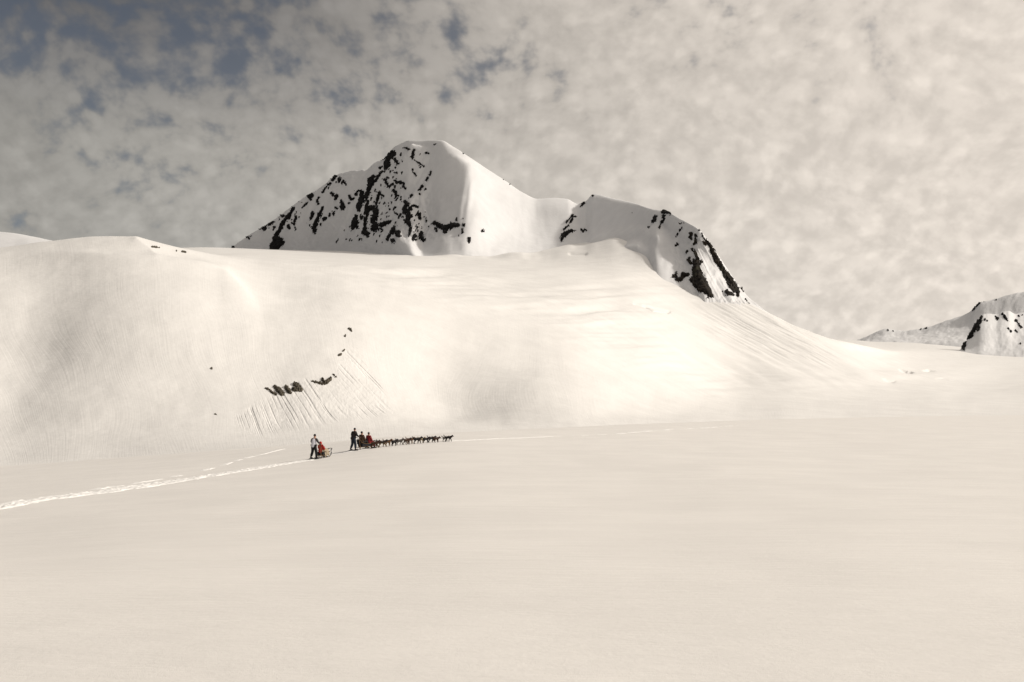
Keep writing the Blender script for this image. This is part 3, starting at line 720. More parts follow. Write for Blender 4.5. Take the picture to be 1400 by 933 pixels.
PR = [ # pyramid
 [[(933,311,.8),(928,318,1),(925,324,1.1)]], [[(926,334,1.7),(924,336,1.1)]], [[(937,302,.9)]],
 [[(945,319,1.6),(944,324,2),(946,328,1.2)],[(951,322,1.6),(952,328,1.2),(950,334,1.8),(948,335,1.1)]],
 [[(946,341,1.6),(950,344,1.6),(952,350,1.6),(954,356,2)]], [[(943,352,1.1),(941,356,1.9),(944,360,2)]], [[(938,346,.9),(940,343.5,.9)]],
 [[(950,358,3.5),(953,363,4.5),(952,370,5.5),(954,378,7),(958,386,7.5),(963,393,6),(967,398,4.5),(971,403,2.6),(974,406,1.3)],[(946,382,3),(953,392,3),(958,398,2.5)],[(958,358,2)]],
 [[(917,380,1.1),(922,378,2.2),(924,373,1.6),(925,383,2.5),(930,383,2.8),(935,376,3.4),(941,376,2)]], [[(968,407,1.5)]],
 [[(955,315,.8),(960,321,1),(964,327,1.1),(967,332,2),(971,338,2.8),(975,346,2.8),(979,354,3),(983,362,3),(988,370,3),(994,378,4),(999,386,4.6),(1003,393,4.6),(1007,399,3.3),(1009,404,1.8)],[(961,331,1.1),(965,335,1.8)],[(993,398,2),(997,402,2.5),(1002,404,1.5)]],
 [[(1007,384,.8),(1012,392,1),(1016,398.5,.8)]], [[(1019,409,.8),(1024,415,.8)]], [[(988,399,.8)]], [[(992,404,.7)]],
]
for i, ch in enumerate(PR):
    outcrop('crag', MS, ch, M_rock2, mountain, seed=900 + i * 7, rag=.95, thick=1.8, grow=1.12, shear=-.5)
FR = [[[(1342,434,2),(1339,439,2.5),(1335,446,2.5),(1331,453,2.5),(1327,460,2),(1321,464,1.5),(1318,471,2.5),(1317,477,2)],[(1338,447,2),(1337,452,1.5)]], [[(1346,437,1.5)]], [[(1350,439,1)]],
 [[(1361,432.5,1.1),(1364,436,1.6)]], [[(1371,430,1.3),(1374,434,1.6),(1378,439,1.3)]], [[(1388,438,1.3),(1392,442,.9),(1396,448,1.3)]], [[(1378,449,.9),(1382,454,.8)]], [[(1388,452,1),(1391,454,1.1)]],
 [[(1393,432,1.1)]], [[(1398,431,1.1)]], [[(1395,470,.9)]]]
for i, ch in enumerate(FR):
    outcrop('crag', NS, ch, M_rock, near_ridge, seed=1300 + i * 7, rag=.9, step=.5, grow=1.25)
LR = [[[(1340,413.5,1.1),(1334,420,1.1),(1330,424.5,1)]], [[(1345,412.5,.9)]], [[(1362,410,.9)]], [[(1167,468.5,.8)]], [[(1214,452,1.4)]], [[(1221,452.8,.9)]], [[(1259,450.5,1.3)]], [[(1266,448.5,1.6)]], [[(1286,443.5,.8)]]]
for i, ch in enumerate(LR):
    outcrop('crag', RS, ch, M_rock, far_ridge, seed=1500 + i * 7, rag=.8, step=.5)

# outcrops on the near hill: things of their own
HR = [
 ("thin brown rock at the left end of the row of four hillside rocks", [[(363,531,.9),(368,533,1.7),(372,537,1.9),(377,539.5,1.7)]], 3),
 ("long brown boulder slanting down, second from left in the row of four", [[(375,529,2.3),(380,533,3.3),(386,539,2.8)]], 4),
 ("round brown boulder, third in the row of four on the snow slope", [[(391,530,3.0),(394,534,3.4),(397,537,2.2)]], 4),
 ("tallest reddish brown boulder at the right end of the row of four", [[(403,526,3),(406,529,3.8),(411,533,3.0),(401,533,2.4)]], 4),
 ("jagged low rock on the left of the second rock row on the slope", [[(427,521.5,.8),(434,523,1.8),(441,525,1.8)]], 3),
 ("jagged brown rock with a notch in the right of the second rock row", [[(440,518,1.5),(444,524,2.2),(447,523,3),(452,518,2.4)]], 4),
 ("small brown rock just above the right end of the second rock row", [[(456,512,.9),(459,515.5,1.5)]], 3),
 ("topmost leaning rock on the slope above the runnels", [[(476,449.5,1.2),(479,451,1.6),(481,453.5,.9)]], 3),
 ("tiny rock pair below the topmost rock on the slope", [[(473,458,.9),(472,460,1.3)]], 3),
 ("small slanting rock at the head of the runnels, upper of two", [[(471,478,.9),(469,480,1.3)]], 3),
 ("small flat rock at the head of the runnels, lower of two", [[(463,486,1.0),(466,485,1.7)]], 3),
 ("lone small dark rock on bare snow left of the rock rows", [[(289,504,1.5)]], 3),
 ("lone flat dark stone low on the left snow slope", [[(293,566.3,.8),(296,567,1.1)]], 2),
]
for i, (lab, ch, th) in enumerate(HR):
    o = outcrop('rock', HS, ch, M_rock3, None, seed=1700 + i * 7, rag=.55, thick=th * .55, step=.25, grow=1.0)
    if o is None: print("no rock", lab); continue
    o['label'] = lab; o['category'] = 'rock'; o['group'] = 'rocks breaking through the snow of the near hill'
SR = [("flat dark rock lying on the skyline of the left hill, the larger of three", [(208,337.6,.9),(213,338,1.2),(218,338.8,.8)]),
      ("tiny dark rock on the hill skyline, middle of three", [(241,343.2,1.1)]),
      ("small flat dark rock on the hill skyline, rightmost of three", [(249,344.2,1),(254,345.2,.8)])]
for i, (lab, ch) in enumerate(SR):
    o = outcrop('rock', HS, [ch], M_rock3, None, seed=1900 + i * 7, rag=.3, thick=1.6, step=.25, grow=1.1)
    if o is None: print("no sky rock", lab); continue
    o['label'] = lab; o['category'] = 'rock'; o['group'] = 'rocks breaking through the snow of the near hill'
#PART2
# ------------------------------------------------------------------ placing things on the snowfield
def pt(x, d):
    return Vector(((x - 700) / F * d, d, ground_at(x, d)))
def on_ground(X, Y):
    return ground_at(700 + F * X / Y, Y)
def find_d(x, y, lo=12, hi=200):
    ds = np.linspace(lo, hi, 1500)
    zs = GS.z(np.full(1500, float(x)), ds)
    yy = np.minimum.accumulate(HZ - (zs - CAMZ) / ds * F)
    j = int(np.argmax(yy <= y))
    return float(ds[j])

# ------------------------------------------------------------------ tracks pressed and churned into the snow
def track(path, halfw, lump, seed, fade=0.0, dens=0.0):
    pts = []
    for x, y in path:
        d = find_d(x, y); pts.append(((x - 700) / F * d, d))
    pts = np.array(pts)
    L = np.concatenate([[0], np.cumsum(np.hypot(*np.diff(pts, axis=0).T))])
    n = int(L[-1] / 0.09) + 2; s = np.linspace(0, L[-1], n)
    cx = np.interp(s, L, pts[:, 0]); cy = np.interp(s, L, pts[:, 1])
    k = np.ones(31) / 31
    cx = np.convolve(np.pad(cx, 15, 'edge'), k, 'valid'); cy = np.convolve(np.pad(cy, 15, 'edge'), k, 'valid')
    tx = np.gradient(cx); ty = np.gradient(cy); l = np.hypot(tx, ty); nx, ny = ty / l, -tx / l
    m = 56; v = np.linspace(-1.25, 1.25, m)
    wob = 1 + .35 * fbm(s / 3.5, s * 0, 3, seed)
    off = .25 * fbm(s / 6, s * 0 + 4, 2, seed + 2)
    V = v[None, :] * halfw * wob[:, None] + off[:, None]
    X = cx[:, None] + nx[:, None] * V; Y = cy[:, None] + ny[:, None] * V
    z = GS.z((700 + F * X / Y).ravel(), Y.ravel()).reshape(X.shape)
    Sg = np.repeat(s[:, None], m, 1)
    env = sm(1 - np.abs(v)[None, :] + .55 * fbm(Sg / .8, V / .35, 3, seed + 3) , 0, .45) * (sm(Sg, 0, 1.5) * sm(L[-1] - Sg, 0, 1.5))
    lumps = np.abs(fbm(Sg / .32, V / .22, 3, seed + 5, .6))
    foot = sm(vnoise(Sg / .42, V / .30, seed + 8), .05, .3)
    groove = np.exp(-((np.abs(V) - .28) / .05) ** 2)
    h = env * (.022 + lump * (1.0 * lumps - .35 * foot) - .02 * groove * (lump > .03)) 
    gap = sm(fbm(Sg / 2.2, V / .9, 2, seed + 7), fade - .25, fade + .1) if fade else 1.0
    h = h * gap - (1 - env * gap) * .03
    P = np.stack([X, Y, z + h + .006], -1)
    kp = (h > -.025); kq = kp[:-1, :-1] | kp[1:, :-1] | kp[:-1, 1:] | kp[1:, 1:]
    o = grid_mesh('sled_track', P, M_track, keep=kq)
    o['kind'] = 'structure'
    return o
track([(-120, 722), (-60, 708), (0, 692), (60, 683), (120, 676), (200, 665), (300, 649), (370, 637.5), (430, 628)], .95, .085, 1)
track([(120, 672), (200, 659), (270, 645), (330, 628), (370, 618), (405, 611)], .28, .03, 11, fade=.06)
track([(430, 628), (450, 623), (470, 619), (500, 614.5), (560, 608.5), (620, 603.2), (700, 599.5), (780, 596.5)], .45, .03, 21, fade=.04)
track([(780, 596.5), (850, 593), (950, 586), (1010, 582)], .5, .045, 31, fade=.12)

# ------------------------------------------------------------------ people, dogs and sleds
dep = None
def skin(name, nodes, edges, material, parent=None, sub=2, root=0):
    """nodes: [(x,y,z,r or (rx,ry))]; grows one continuous surface along the edges"""
    me = bpy.data.meshes.new(name)
    me.from_pydata([n[:3] for n in nodes], edges, [])
    o = bpy.data.objects.new(name, me); COL.objects.link(o)
    sk = o.modifiers.new('s', 'SKIN'); sk.use_smooth_shade = True
    if not me.skin_vertices: 
        pass
    for i, n in enumerate(nodes):
        r = n[3]; r = r if isinstance(r, tuple) else (r, r)
        me.skin_vertices[0].data[i].radius = r
        me.skin_vertices[0].data[i].use_root = (i == root)
    if sub:
        sb = o.modifiers.new('b', 'SUBSURF'); sb.levels = sub; sb.render_levels = sub
    bpy.context.view_layer.update()
    dg = bpy.context.evaluated_depsgraph_get()
    m2 = bpy.data.meshes.new_from_object(o.evaluated_get(dg))
    o.modifiers.clear(); o.data = m2; m2.name = name
    for p in m2.polygons: p.use_smooth = True
    m2.materials.clear(); m2.materials.append(material)
    if parent is not None: o.parent = parent
    return o
def thing(name, label, cat, loc, rz, group=None, scale=1.0):
    o = bpy.data.objects.new(name, None); COL.objects.link(o)
    o.empty_display_size = .2
    o.location = loc; o.rotation_euler = (0, 0, rz); o.scale = (scale,) * 3
    o['label'] = label; o['category'] = cat
    if group: o['group'] = group
    return o
def tubes(name, paths, r, material, parent=None, seg=8, label=None):
    bm = bmesh.new()
    for pth in paths:
        rr = r
        p = [Vector(q[:3]) for q in pth]
        rings = []
        for i, c in enumerate(p):
            t = (p[min(i + 1, len(p) - 1)] - p[max(i - 1, 0)]).normalized()
            a = t.cross(Vector((0, 0, 1)) if abs(t.z) < .9 else Vector((1, 0, 0))).normalized(); b = t.cross(a)
            rings.append([bm.verts.new(c + (a * math.cos(k * 2 * math.pi / seg) + b * math.sin(k * 2 * math.pi / seg)) * rr) for k in range(seg)])
        for A, B in zip(rings, rings[1:]):
            for k in range(seg): bm.faces.new((A[k], A[(k + 1) % seg], B[(k + 1) % seg], B[k]))
        bm.faces.new(rings[0][::-1]); bm.faces.new(rings[-1])
    bmesh.ops.recalc_face_normals(bm, faces=bm.faces)
    me = bpy.data.meshes.new(name); bm.to_mesh(me); bm.free()
    for q in me.polygons: q.use_smooth = True
    me.materials.append(material)
    o = bpy.data.objects.new(name, me); COL.objects.link(o)
    if parent is not None: o.parent = parent
    return o
def boxmesh(name, pts8, material, parent, bevel=.01):
    bm = bmesh.new(); v = [bm.verts.new(p) for p in pts8]
    for f in ((0, 3, 2, 1), (4, 5, 6, 7), (0, 1, 5, 4), (1, 2, 6, 5), (2, 3, 7, 6), (3, 0, 4, 7)): bm.faces.new([v[i] for i in f])
    bmesh.ops.bevel(bm, geom=list(bm.edges), offset=bevel, segments=2, affect='EDGES')
    bmesh.ops.recalc_face_normals(bm, faces=bm.faces)
    me = bpy.data.meshes.new(name); bm.to_mesh(me); bm.free(); me.materials.append(material)
    o = bpy.data.objects.new(name, me); COL.objects.link(o); o.parent = parent
    return o
def box(name, x0, x1, y0, y1, z0, z1, material, parent, bevel=.008):
    return boxmesh(name, [(x0, y0, z0), (x1, y0, z0), (x1, y1, z0), (x0, y1, z0), (x0, y0, z1), (x1, y0, z1), (x1, y1, z1), (x0, y1, z1)], material, parent, bevel)

M_skin = cloth('skin', (0.45, 0.26, 0.19), 30, .1)
M_black = cloth('cloth_black', (0.014, 0.014, 0.016))
M_navy = cloth('cloth_dark_blue', (0.018, 0.024, 0.035))
M_grey = cloth('cloth_pale_grey', (0.60, 0.60, 0.66), 30, .12)
M_sleeve = cloth('cloth_charcoal', (0.05, 0.046, 0.05))
M_red = cloth('cloth_red', (0.42, 0.035, 0.028), 30, .25)
M_dred = cloth('cloth_dark_red', (0.20, 0.020, 0.022), 30, .3)
M_brown = cloth('cloth_brown', (0.075, 0.045, 0.03), 14, .5)
M_tan = cloth('cloth_tan', (0.36, 0.30, 0.22), 30, .2)
M_char = cloth('coat_black_brown', (0.022, 0.018, 0.017), 20, .3)
M_wood = cloth('wood', (0.16, 0.10, 0.055), 12, .3)
M_bag = cloth('bag_canvas', (0.02, 0.02, 0.024), 20, .3)
M_rope = cloth('rope', (0.03, 0.03, 0.04), 60, .2)
M_harn = cloth('webbing', (0.06, 0.015, 0.012), 60, .2)
M_eye = cloth('eye', (0.02, 0.015, 0.01), 60, .1)

def person(label, loc, rz, pose, coat, legs, hat, sleeves=None, vest=None, hood=False, group=None, scale=1.0, lean=0.0, rest=0.0):
    t = thing('person', label, 'person', loc, rz, group, scale)
    if pose == 'stand':
        pz = .94; hip = lambda s: (0, .10 * s, .88); knee = lambda s: (.07 - .02 * s, .15 * s, .48); ank = lambda s: (-.02 - .10 * s, .18 * s, .09); toe = lambda s: (.18 - .10 * s, .19 * s, .035)
    else:
        pz = .16; hip = lambda s: (0.02, .10 * s, .12); knee = lambda s: (.44, .14 * s, .20); ank = lambda s: (.50, .14 * s, -.26); toe = lambda s: (.70, .15 * s, -.31)
    L = lambda z: lean * (z) / .5
    U = lambda x, y, z: (x + L(z), y, pz + z)          # upper body, measured from the pelvis
    sh = lambda s: U(0, .19 * s, .48)
    if pose == 'stand':
        el = lambda s: U(.06, .31 * s, .24); wr = lambda s: (.36 + lean * .4, .25 * s, pz + .10)
    else:
        el = lambda s: U(.07, .27 * s, .22); wr = lambda s: (.28, .14 * s, pz + .12)
    N = [(*U(0, 0, 0), (.11, .145)), (*U(0, 0, .2), (.10, .13)), (*U(.01, 0, .40), (.11, .165)), (*U(.01, 0, .54), .055), (*U(.03, 0, .61), (.075, .065)), (*U(.035, 0, .69), (.092, .078)), (*U(.03, 0, .755), (.07, .06)),
         (*U(.125, 0, .645), .014), (*U(.03, .085, .655), .016), (*U(.03, -.085, .655), .016), (*U(.095, 0, .595), .03)]
    E = [(0, 1), (1, 2), (2, 3), (3, 4), (4, 5), (5, 6), (5, 7), (5, 8), (5, 9), (4, 10)]
    JN, JE, TN, TE = [], [], [], []
    g = .035
    JN += [(*U(0, 0, -.18), (.19, .225)), (*U(0, 0, .05), (.185, .22)), (*U(0, 0, .22), (.18, .225)), (*U(.01, 0, .40), (.175, .235)), (*U(.01, 0, .515), (.085, .09))]
    JE += [(0, 1), (1, 2), (2, 3), (3, 4)]
    AN, AE = [], []
    TN += [(*U(0, 0, -.02), (.13, .16))]
    parts = []
    for s in (1, -1):
        b = len(N)
        N += [(*hip(s), .085), (*knee(s), .055), (*ank(s), .04), (*toe(s), .035), (*sh(s), .055), (*el(s), .042), (*wr(s), .03)]
        E += [(0, b), (b, b + 1), (b + 1, b + 2), (b + 2, b + 3), (2, b + 4), (b + 4, b + 5), (b + 5, b + 6)]
        w_ = Vector(wr(s)); fw = Vector((.8, -.1 * s, -.25)).normalized() if pose == 'stand' else Vector((.8, -.3 * s, -.4)).normalized()
        palm = w_ + fw * .07; N.append((*palm, (.022, .040))); E.append((b + 6, b + 7))
        side = Vector((0, 1, 0)) * s
        for f, (o_, ln) in enumerate([(-.03, .070), (-.010, .080), (.010, .076), (.03, .060)]):
            k = len(N); p1 = palm + side * o_ + fw * .03; p2 = p1 + fw * ln * .5 + Vector((0, 0, -.018)); p3 = p2 + fw * ln * .15 + Vector((0, 0, -.035))
            N += [(*p1, .010), (*p2, .009), (*p3, .008)]; E += [(b + 7, k), (k, k + 1), (k + 1, k + 2)]
        k = len(N); p1 = palm - side * .04 - fw * .02 + Vector((0, 0, .01)); p2 = p1 - side * .02 + fw * .04 + Vector((0, 0, -.02))
        N += [(*p1, .011), (*p2, .009)]; E += [(b + 7, k), (k, k + 1)]
        a = len(AN)
        j = len(JN)
        e_, wv = Vector(el(s)), Vector(wr(s)); cuff = e_.lerp(wv, .92)
        if sleeves is None:
            JN += [(*sh(s), .105), (*e_, .085), (*cuff, .062)]; JE += [(3, j), (j, j + 1), (j + 1, j + 2)]
        else:
            AN += [(*U(0, .10 * s, .44), .09), (*sh(s), .088), (*e_, .074), (*cuff, .052)]; AE += [(a, a + 1), (a + 1, a + 2), (a + 2, a + 3)]
        q = len(TN); kn, an = Vector(knee(s)), Vector(ank(s))
        TN += [(*hip(s), .13), (*kn, .105), (*kn.lerp(an, .92), .095)]; TE += [(0, q), (q, q + 1), (q + 1, q + 2)]
        to = Vector(toe(s))
        parts.append(('boot', [(*kn.lerp(an, .78), .062), (*an, .066), (*(an + Vector((-.03, 0, -.035))), .058), (*to, .052)], [(0, 1), (1, 2), (2, 3)], M_black))
        parts.append(('glove', [(*cuff, .048), (*(w_ + fw * .03), .046), (*(palm + fw * .02), (.036, .05)), (*(palm + fw * .065 + Vector((0, 0, -.035))), (.03, .045)), (*(palm - side * .055 + fw * .01), .020)], [(0, 1), (1, 2), (2, 3), (1, 4)], M_black))
    skin('body', N, E, M_skin, t, 1)
    if sleeves is not None:
        for i in range(0, len(AN), 4): skin('sleeve', AN[i:i + 4], [(0, 1), (1, 2), (2, 3)], sleeves, t)
    skin('jacket', JN, JE, coat, t)
    skin('trousers', TN, TE, legs, t)
    for nm, n_, e2, m_ in parts: skin(nm, n_, e2, m_, t, 1)
    if hood:
        skin('hood', [(*U(-.02, 0, .53), (.11, .115)), (*U(-.03, 0, .63), (.115, .11)), (*U(-.025, 0, .72), (.115, .105)), (*U(-.03, 0, .79), (.07, .065))], [(0, 1), (1, 2), (2, 3)], hat, t)
    else:
        skin('hat', [(*U(.005, 0, .665), (.106, .094)), (*U(.01, 0, .73), (.108, .096)), (*U(.01, 0, .80), (.085, .078)), (*U(.0, 0, .835), .03)], [(0, 1), (1, 2), (2, 3)], hat, t)
        skin('scarf', [(*U(.01, 0, .50), (.085, .085)), (*U(.015, 0, .56), (.08, .078)), (*U(.015, 0, .59), (.07, .07))], [(0, 1), (1, 2)], coat, t, 1)
    for s in (1, -1):
        bm = bmesh.new(); bmesh.ops.create_uvsphere(bm, u_segments=8, v_segments=6, radius=.012)
        me = bpy.data.meshes.new('eye'); bm.to_mesh(me); bm.free(); me.materials.append(M_eye)
        o = bpy.data.objects.new('eye', me); COL.objects.link(o); o.parent = t; o.location = U(.118, .032 * s, .685)
    return t

def sled(label, loc, rz, length, pitch, seats=()):
    t = thing('dog_sled', label, 'sled', loc, rz, 'dog sleds in line behind the team')
    t.rotation_euler = (0, pitch, rz)
    W_ = .27; x1 = length
    for s in (1, -1):
        tubes('runner', [[(-.75, W_ * s, .03), (-.3, W_ * s, .025), (x1 - .5, W_ * s, .025), (x1 - .22, W_ * s, .06), (x1 - .04, W_ * s * .97, .17), (x1 + .06, W_ * s * .9, .34)]], .022, M_black, t)
        for k, xx_ in enumerate(np.linspace(.1, x1 - .55, 4)):
            tubes('stanchion', [[(xx_, W_ * s, .03), (xx_ + .03, W_ * s * .88, .30 + (.06 if k == 0 else 0))]], .015, M_wood, t)
        tubes('side_rail', [[(.05, W_ * s * .9, .95), (.25, W_ * s * .95, .62), (.6, W_ * s, .48), (x1 - .5, W_ * s, .42), (x1 - .1, W_ * s * .95, .40)]], .016, M_wood, t)
    arc = [(-.02 - .10 * math.sin(a_), .26 * math.cos(a_), .93 + .10 * math.sin(a_)) for a_ in np.linspace(0, math.pi, 11)]
    tubes('handlebar', [[(.12, .25, .03), (.05, .25, .5)] + arc + [(.05, -.25, .5), (.12, -.25, .03)]], .018, M_wood, t)
    bow = [(x1 - .15 + .46 * math.sin(a_), .30 * math.cos(a_), .50 + .10 * math.sin(a_)) for a_ in np.linspace(0, math.pi, 15)]
    tubes('brush_bow', [bow], .024, M_black, t)
    tubes('bow_brace', [[(x1 + .25, .12, .57), (x1 - .02, .20, .12)], [(x1 + .25, -.12, .57), (x1 - .02, -.20, .12)]], .016, M_black, t)
    for k, y_ in enumerate(np.linspace(-.2, .2, 5)):
        box('slat', .05, x1 - .12, y_ - .035, y_ + .035, .21, .228, M_wood, t, .004)
    # fabric basket: open trough
    a_, b_ = .30, x1 - .18
    P8 = [(a_, -.24, .235), (b_ - .08, -.22, .235), (b_ - .08, .22, .235), (a_, .24, .235), (a_, -.29, .47), (b_ + .10, -.26, .43), (b_ + .10, .26, .43), (a_, .29, .47)]
    boxmesh('basket', P8, M_bag, t, .03)
    box('foot_board', -.62, -.18, W_ - .045, W_ + .045, .05, .075, M_black, t, .006)
    box('foot_board', -.62, -.18, -W_ - .045, -W_ + .045, .05, .075, M_black, t, .006)
    tubes('brake', [[(-.05, -.13, .16), (-.3, -.12, .05)], [(-.05, .13, .16), (-.3, .12, .05)], [(-.3, -.2, .05), (-.3, .2, .05)]], .014, M_black, t)
    for sx in seats:
        b2 = box('seat_back', sx - .28, sx - .22, -.22, .22, .46, .86, M_bag, t, .02)
    return t

def heading(a, b): return math.atan2(b.y - a.y, b.x - a.x)
dA, dB, dL = find_d(430, 628.2), find_d(484, 616.8), find_d(612, 604.0)
PA, PB, PL = pt(430, dA), pt(484, dB), pt(612, dL)
print("dist", dA, dB, dL, PA, PB, PL)
hB = heading(PB, PL); hA = hB + R(12)
def along(P0, h, s, lat=0):
    X = P0.x + math.cos(h) * s - math.sin(h) * lat; Y = P0.y + math.sin(h) * s + math.cos(h) * lat
    return Vector((X, Y, on_ground(X, Y)))
def slope(P0, h, L): return -math.atan2((along(P0, h, L).z - along(P0, h, 0).z), L)
# trailing sled
sA0 = along(PA, hA, .35); pA = slope(sA0, hA, 1.6)
sled("short black dog sled towed at the rear, with an open bow loop in front", sA0, hA, 1.30, pA)
person("driver in a pale grey vest, dark sleeves and black hat standing on the rear sled", along(PA, hA, -.08) + Vector((0, 0, .07)), hA, 'stand', M_grey, M_black, M_black, sleeves=M_sleeve, group='people riding the dog sleds', scale=1.0, lean=.07)
person("passenger in a bright red hooded jacket seated low in the rear sled", along(PA, hA, .72, -.02) + Vector((0, 0, .36)), hA, 'sit', M_red, M_tan, M_red, hood=True, group='people riding the dog sleds', scale=.92, lean=-.02)
bk = along(PA, hA, .84, -.0)
t = thing('blanket', 'tan blanket draped over the knees of the red passenger in the rear sled', 'blanket', bk + Vector((0, 0, .0)), hA)
def drape():
    n, m = 22, 26; V = []
    P = np.zeros((n, m, 3))
    for i in range(n):
        for j in range(m):
            u = i / (n - 1); v = (j / (m - 1)) * 2 - 1
            y_ = v * .34; top = .66 - .04 * math.cos(u * 6) + .012 * math.sin(9 * v + 4 * u)
            side = max(0, abs(v) - .55) / .45
            P[i, j] = (u * .55, math.copysign(min(abs(y_), .30) + side * .03 * math.sin(u * 18), v), top - side ** .8 * (.50 + .05 * math.sin(u * 9)) )
    return P
o = grid_mesh('cloth', drape(), M_tan); o.parent = t
md = o.modifiers.new('thickness', 'SOLIDIFY'); md.thickness = .025
# leading sled
sB0 = along(PB, hB, .35); pB = slope(sB0, hB, 2.0)
sled("long dark dog sled directly behind the dogs, carrying two seated passengers", sB0, hB, 1.75, pB, seats=(.45, 1.15))
person("tall driver in a long black coat standing on the runners of the front sled", along(PB, hB, -.08) + Vector((0, 0, .07)), hB, 'stand', M_char, M_navy, M_black, group='people riding the dog sleds', scale=.985, lean=.10)
person("passenger in a brown jacket seated directly in front of the tall driver", along(PB, hB, .80, 0) + Vector((0, 0, .47)), hB, 'sit', M_brown, M_char, M_black, group='people riding the dog sleds', scale=1.0)
person("passenger in a dark red jacket seated at the front of the leading sled", along(PB, hB, 1.50, -.04) + Vector((0, 0, .37)), hB, 'sit', M_dred, M_dred, M_black, group='people riding the dog sleds', scale=.97)
# tow rope between the sleds
ropeA = along(PA, hA, 2.2) + Vector((0, 0, .18)); ropeB = along(PB, hB, -.2) + Vector((0, 0, .12))
o = tubes('tow_rope', [[tuple(ropeA.lerp(ropeB, k / 8) - Vector((0, 0, .07 * math.sin(math.pi * k / 8)))) for k in range(9)]], .014, M_rope)
o['label'] = 'dark tow rope running between the rear sled and the front sled'; o['category'] = 'rope'

# dogs
def dog_meshes(ph):
    a, b = .10 * math.sin(ph), .10 * math.cos(ph)
    N = [(-.06, 0, .45, (.135, .12)), (.20, 0, .45, (.155, .13)), (-.27, 0, .47, (.13, .115)), (.33, 0, .52, .095), (.42, 0, .57, .088), (.49, 0, .58, .07), (.58, 0, .555, .04), (.62, 0, .55, .028),
         (.44, .05, .665, .026), (.45, .057, .71, .010), (.44, -.05, .665, .026), (.45, -.057, .71, .010),
         (-.36, 0, .53, .035), (-.45, 0, .60, .036), (-.52, 0, .69, .034), (-.50, 0, .76, .018)]
    E = [(0, 1), (0, 2), (1, 3), (3, 4), (4, 5), (5, 6), (6, 7), (4, 8), (8, 9), (4, 10), (10, 11), (2, 12), (12, 13), (13, 14), (14, 15)]
    for s, f, h in ((1, a, -b), (-1, -a, b)):
        k = len(N)
        N += [(.20, .075 * s, .38, .075), (.18 + f * .5, .08 * s, .29, .055), (.20 + f, .08 * s, .17, .04), (.19 + f * 1.3, .08 * s, .06, .032), (.225 + f * 1.3, .08 * s, .025, .032)]
        E += [(1, k), (k, k + 1), (k + 1, k + 2), (k + 2, k + 3), (k + 3, k + 4)]
        k = len(N)
        N += [(-.27, .07 * s, .42, .092), (-.20 + h * .5, .085 * s, .29, .066), (-.34 + h, .085 * s, .17, .04), (-.31 + h * 1.3, .085 * s, .05, .032), (-.275 + h * 1.3, .085 * s, .025, .033)]
        E += [(2, k), (k, k + 1), (k + 1, k + 2), (k + 2, k + 3), (k + 3, k + 4)]
    return N, E
def fur(name, back, belly):
    m, t, b = mat(name, back, 0.8, 0.2)
    g = t.node('ShaderNodeTexCoord'); sp = t.node('ShaderNodeSeparateXYZ'); t.l.new(g.outputs['Object'], sp.inputs[0])
    n = t.noise(g.outputs['Object'], 14, 4, 0.6)
    hh = t.math('ADD', sp.outputs[2], t.math('MULTIPLY', t.math('SUBTRACT', n, .5), .5))
    c = t.mix(t.ramp(hh, .30, .46, 0, 1), (*belly, 1), (*back, 1)); t.l.new(c, b.inputs['Base Color'])
    bp = t.node('ShaderNodeBump'); bp.inputs['Strength'].default_value = .6; bp.inputs['Distance'].default_value = .02
    t.l.new(t.noise(g.outputs['Object'], 90, 3, .6), bp.inputs['Height']); t.l.new(bp.outputs[0], b.inputs['Normal'])
    return m
FUR = {'black': fur('fur_black', (.012, .011, .011), (.016, .014, .012)), 'dark brown': fur('fur_dark_brown', (.045, .024, .015), (.06, .035, .02)),
       'brown': fur('fur_brown', (.13, .065, .028), (.24, .15, .08)), 'tan': fur('fur_tan', (.20, .13, .06), (.26, .19, .11)),
       'grey': fur('fur_grey', (.10, .09, .075), (.20, .185, .16)), 'cream': fur('fur_cream', (.42, .33, .20), (.45, .38, .26)),
       'black tan': fur('fur_black_tan', (.018, .015, .012), (.15, .10, .05))}
protos = []
DOGS = [  # photo column, lateral offset, coat, gait, scale, turn, label
 (505.5, .30, 'grey', 0.3, .95, 0, "grey brown sled dog crouching closest to the front sled, behind a dark brown one"),
 (512.5, -.32, 'dark brown', 1.1, 1.12, -6, "large dark brown sled dog striding in the pair next to the front sled"),
 (523.0, -.30, 'black tan', 2.0, 1.08, -8, "black and tan sled dog with its tail up, second row ahead of the front sled"),
 (530.0, .32, 'brown', 3.0, 1.02, 2, "reddish brown sled dog just ahead of the black and tan one with raised tail"),
 (539.0, -.28, 'black', 4.1, .98, 20, "stocky black sled dog seen half from behind between a brown and a grey one"),
 (546.5, .30, 'grey', 5.0, .92, -4, "small grey sled dog with a gap in front of it mid team"),
 (557.0, -.30, 'dark brown', .8, 1.0, 8, "dark brown sled dog leading off after the gap mid team, near side"),
 (561.0, .28, 'brown', 1.7, 1.0, 0, "brown sled dog whose head shows past the dark one after the mid team gap"),
 (570.5, -.30, 'black', 2.6, 1.06, -6, "tall black sled dog just behind the cream coloured one"),
 (576.5, .30, 'cream', 3.5, .90, 0, "only cream coloured sled dog, half hidden between black dogs"),
 (582.5, -.28, 'black', 4.4, .95, 0, "black sled dog directly ahead of the cream coloured one"),
 (590.0, .28, 'black', 5.3, .98, -6, "black sled dog second ahead of the cream coloured one"),
 (596.5, -.28, 'dark brown', 0.0, .92, 0, "small dark brown sled dog last before the gap behind the lead pair"),
 (609.0, .30, 'grey', 1.4, .86, 0, "grey lead dog showing behind the black leader at the head of the team"),
 (613.0, -.15, 'black', 2.3, 1.0, -8, "big black lead dog at the very front of the team"),
]
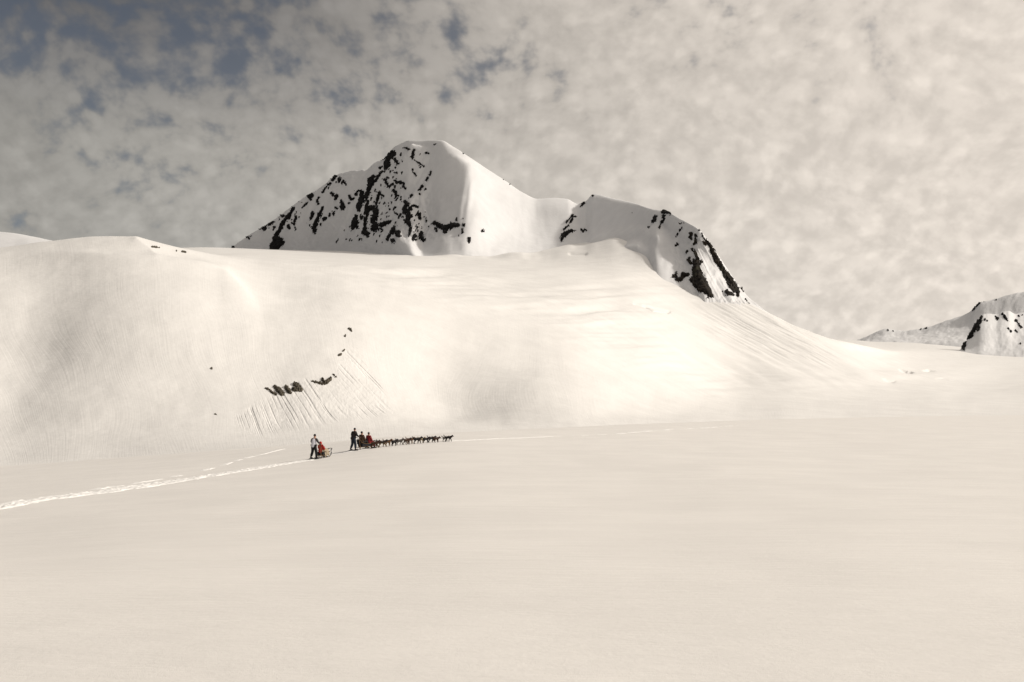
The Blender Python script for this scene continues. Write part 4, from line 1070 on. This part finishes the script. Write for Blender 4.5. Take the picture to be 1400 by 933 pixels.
for i in range(3):
    N, E = dog_meshes(i * 2.1)
    t = thing('dog', 'x', 'dog', (0, 0, 0), 0, 'sled dogs in harness')
    b_ = skin('body', N, E, FUR['black'], t, 1)
    rings = []
    for cx_, cz_, rr_, ry_ in ((.27, .48, .14, .13), (.13, .455, .155, .14)):
        rings.append([(cx_ + .05 * math.cos(a_), ry_ * math.sin(a_), cz_ + rr_ * math.cos(a_)) for a_ in np.linspace(0, 2 * math.pi, 15)])
    rings.append([(.13, 0, .61), (-.05, 0, .595), (-.25, 0, .61), (-.38, 0, .57)])
    tubes('harness', rings, .012, M_harn, t, 6)
    tubes('collar', [[(.37 - .03 * math.cos(a_), .10 * math.sin(a_), .545 + .10 * math.cos(a_)) for a_ in np.linspace(0, 2 * math.pi, 13)]], .012, M_rope, t, 6)
    protos.append(t)
used = [False] * 3
lines = []
for i, (px, lat, coat, gait, sc, turn, lab) in enumerate(DOGS):
    k = i % 3
    src = protos[k]
    if not used[k]: o = src; used[k] = True; kids = list(src.children)
    else:
        o = src.copy(); COL.objects.link(o); kids = []
        for ch in src.children:
            c = ch.copy(); COL.objects.link(c); c.parent = o; kids.append(c)
    # point of the team line seen at this column, then step aside
    f = np.linspace(0, 1.15, 400); LX = PB.x + (PL.x - PB.x) * f; LY = PB.y + (PL.y - PB.y) * f
    j = int(np.argmin(abs(700 + F * (LX - math.sin(hB) * lat) / (LY + math.cos(hB) * lat) - px)))
    X = LX[j] - math.sin(hB) * lat; Y = LY[j] + math.cos(hB) * lat
    o.location = (X, Y, on_ground(X, Y) - .012)
    o.rotation_euler = (0, slope(Vector((X, Y, 0)), hB, .5), hB - R(17) + R(turn)); o.scale = (sc * 0.84,) * 3
    o['label'] = lab; o['group'] = 'sled dogs in harness'
    for c in kids:
        if c.name.startswith('body'):
            if c.data.materials: c.material_slots[0].link = 'OBJECT'; c.material_slots[0].material = FUR[coat]
    lines.append((X, Y, lat, sc, hB - R(17) + R(turn)))
# gangline with a tug to each dog
tg = thing('gangline', 'long dark line on which the whole dog team is hitched ahead of the front sled', 'rope', PB, 0)
main = []
for s in np.linspace(2.3, (PL - PB).length + .2, 24):
    q = along(PB, hB, s) - PB; main.append((q.x, q.y, q.z + .30))
tubes('main_line', [main], .012, M_rope, tg, 6)
for X, Y, lat, sc, rz in lines:
    tail = Vector((X, Y, on_ground(X, Y))) + Vector((math.cos(rz) * -.36 * sc, math.sin(rz) * -.36 * sc, .56 * sc))
    bx, by = X + math.sin(hB) * lat - math.cos(hB) * 1.0, Y - math.cos(hB) * lat - math.sin(hB) * 1.0
    tubes('tug_line', [[tuple(tail - PB), (bx - PB.x, by - PB.y, on_ground(bx, by) + .30 - PB.z)]], .009, M_rope, tg, 5)
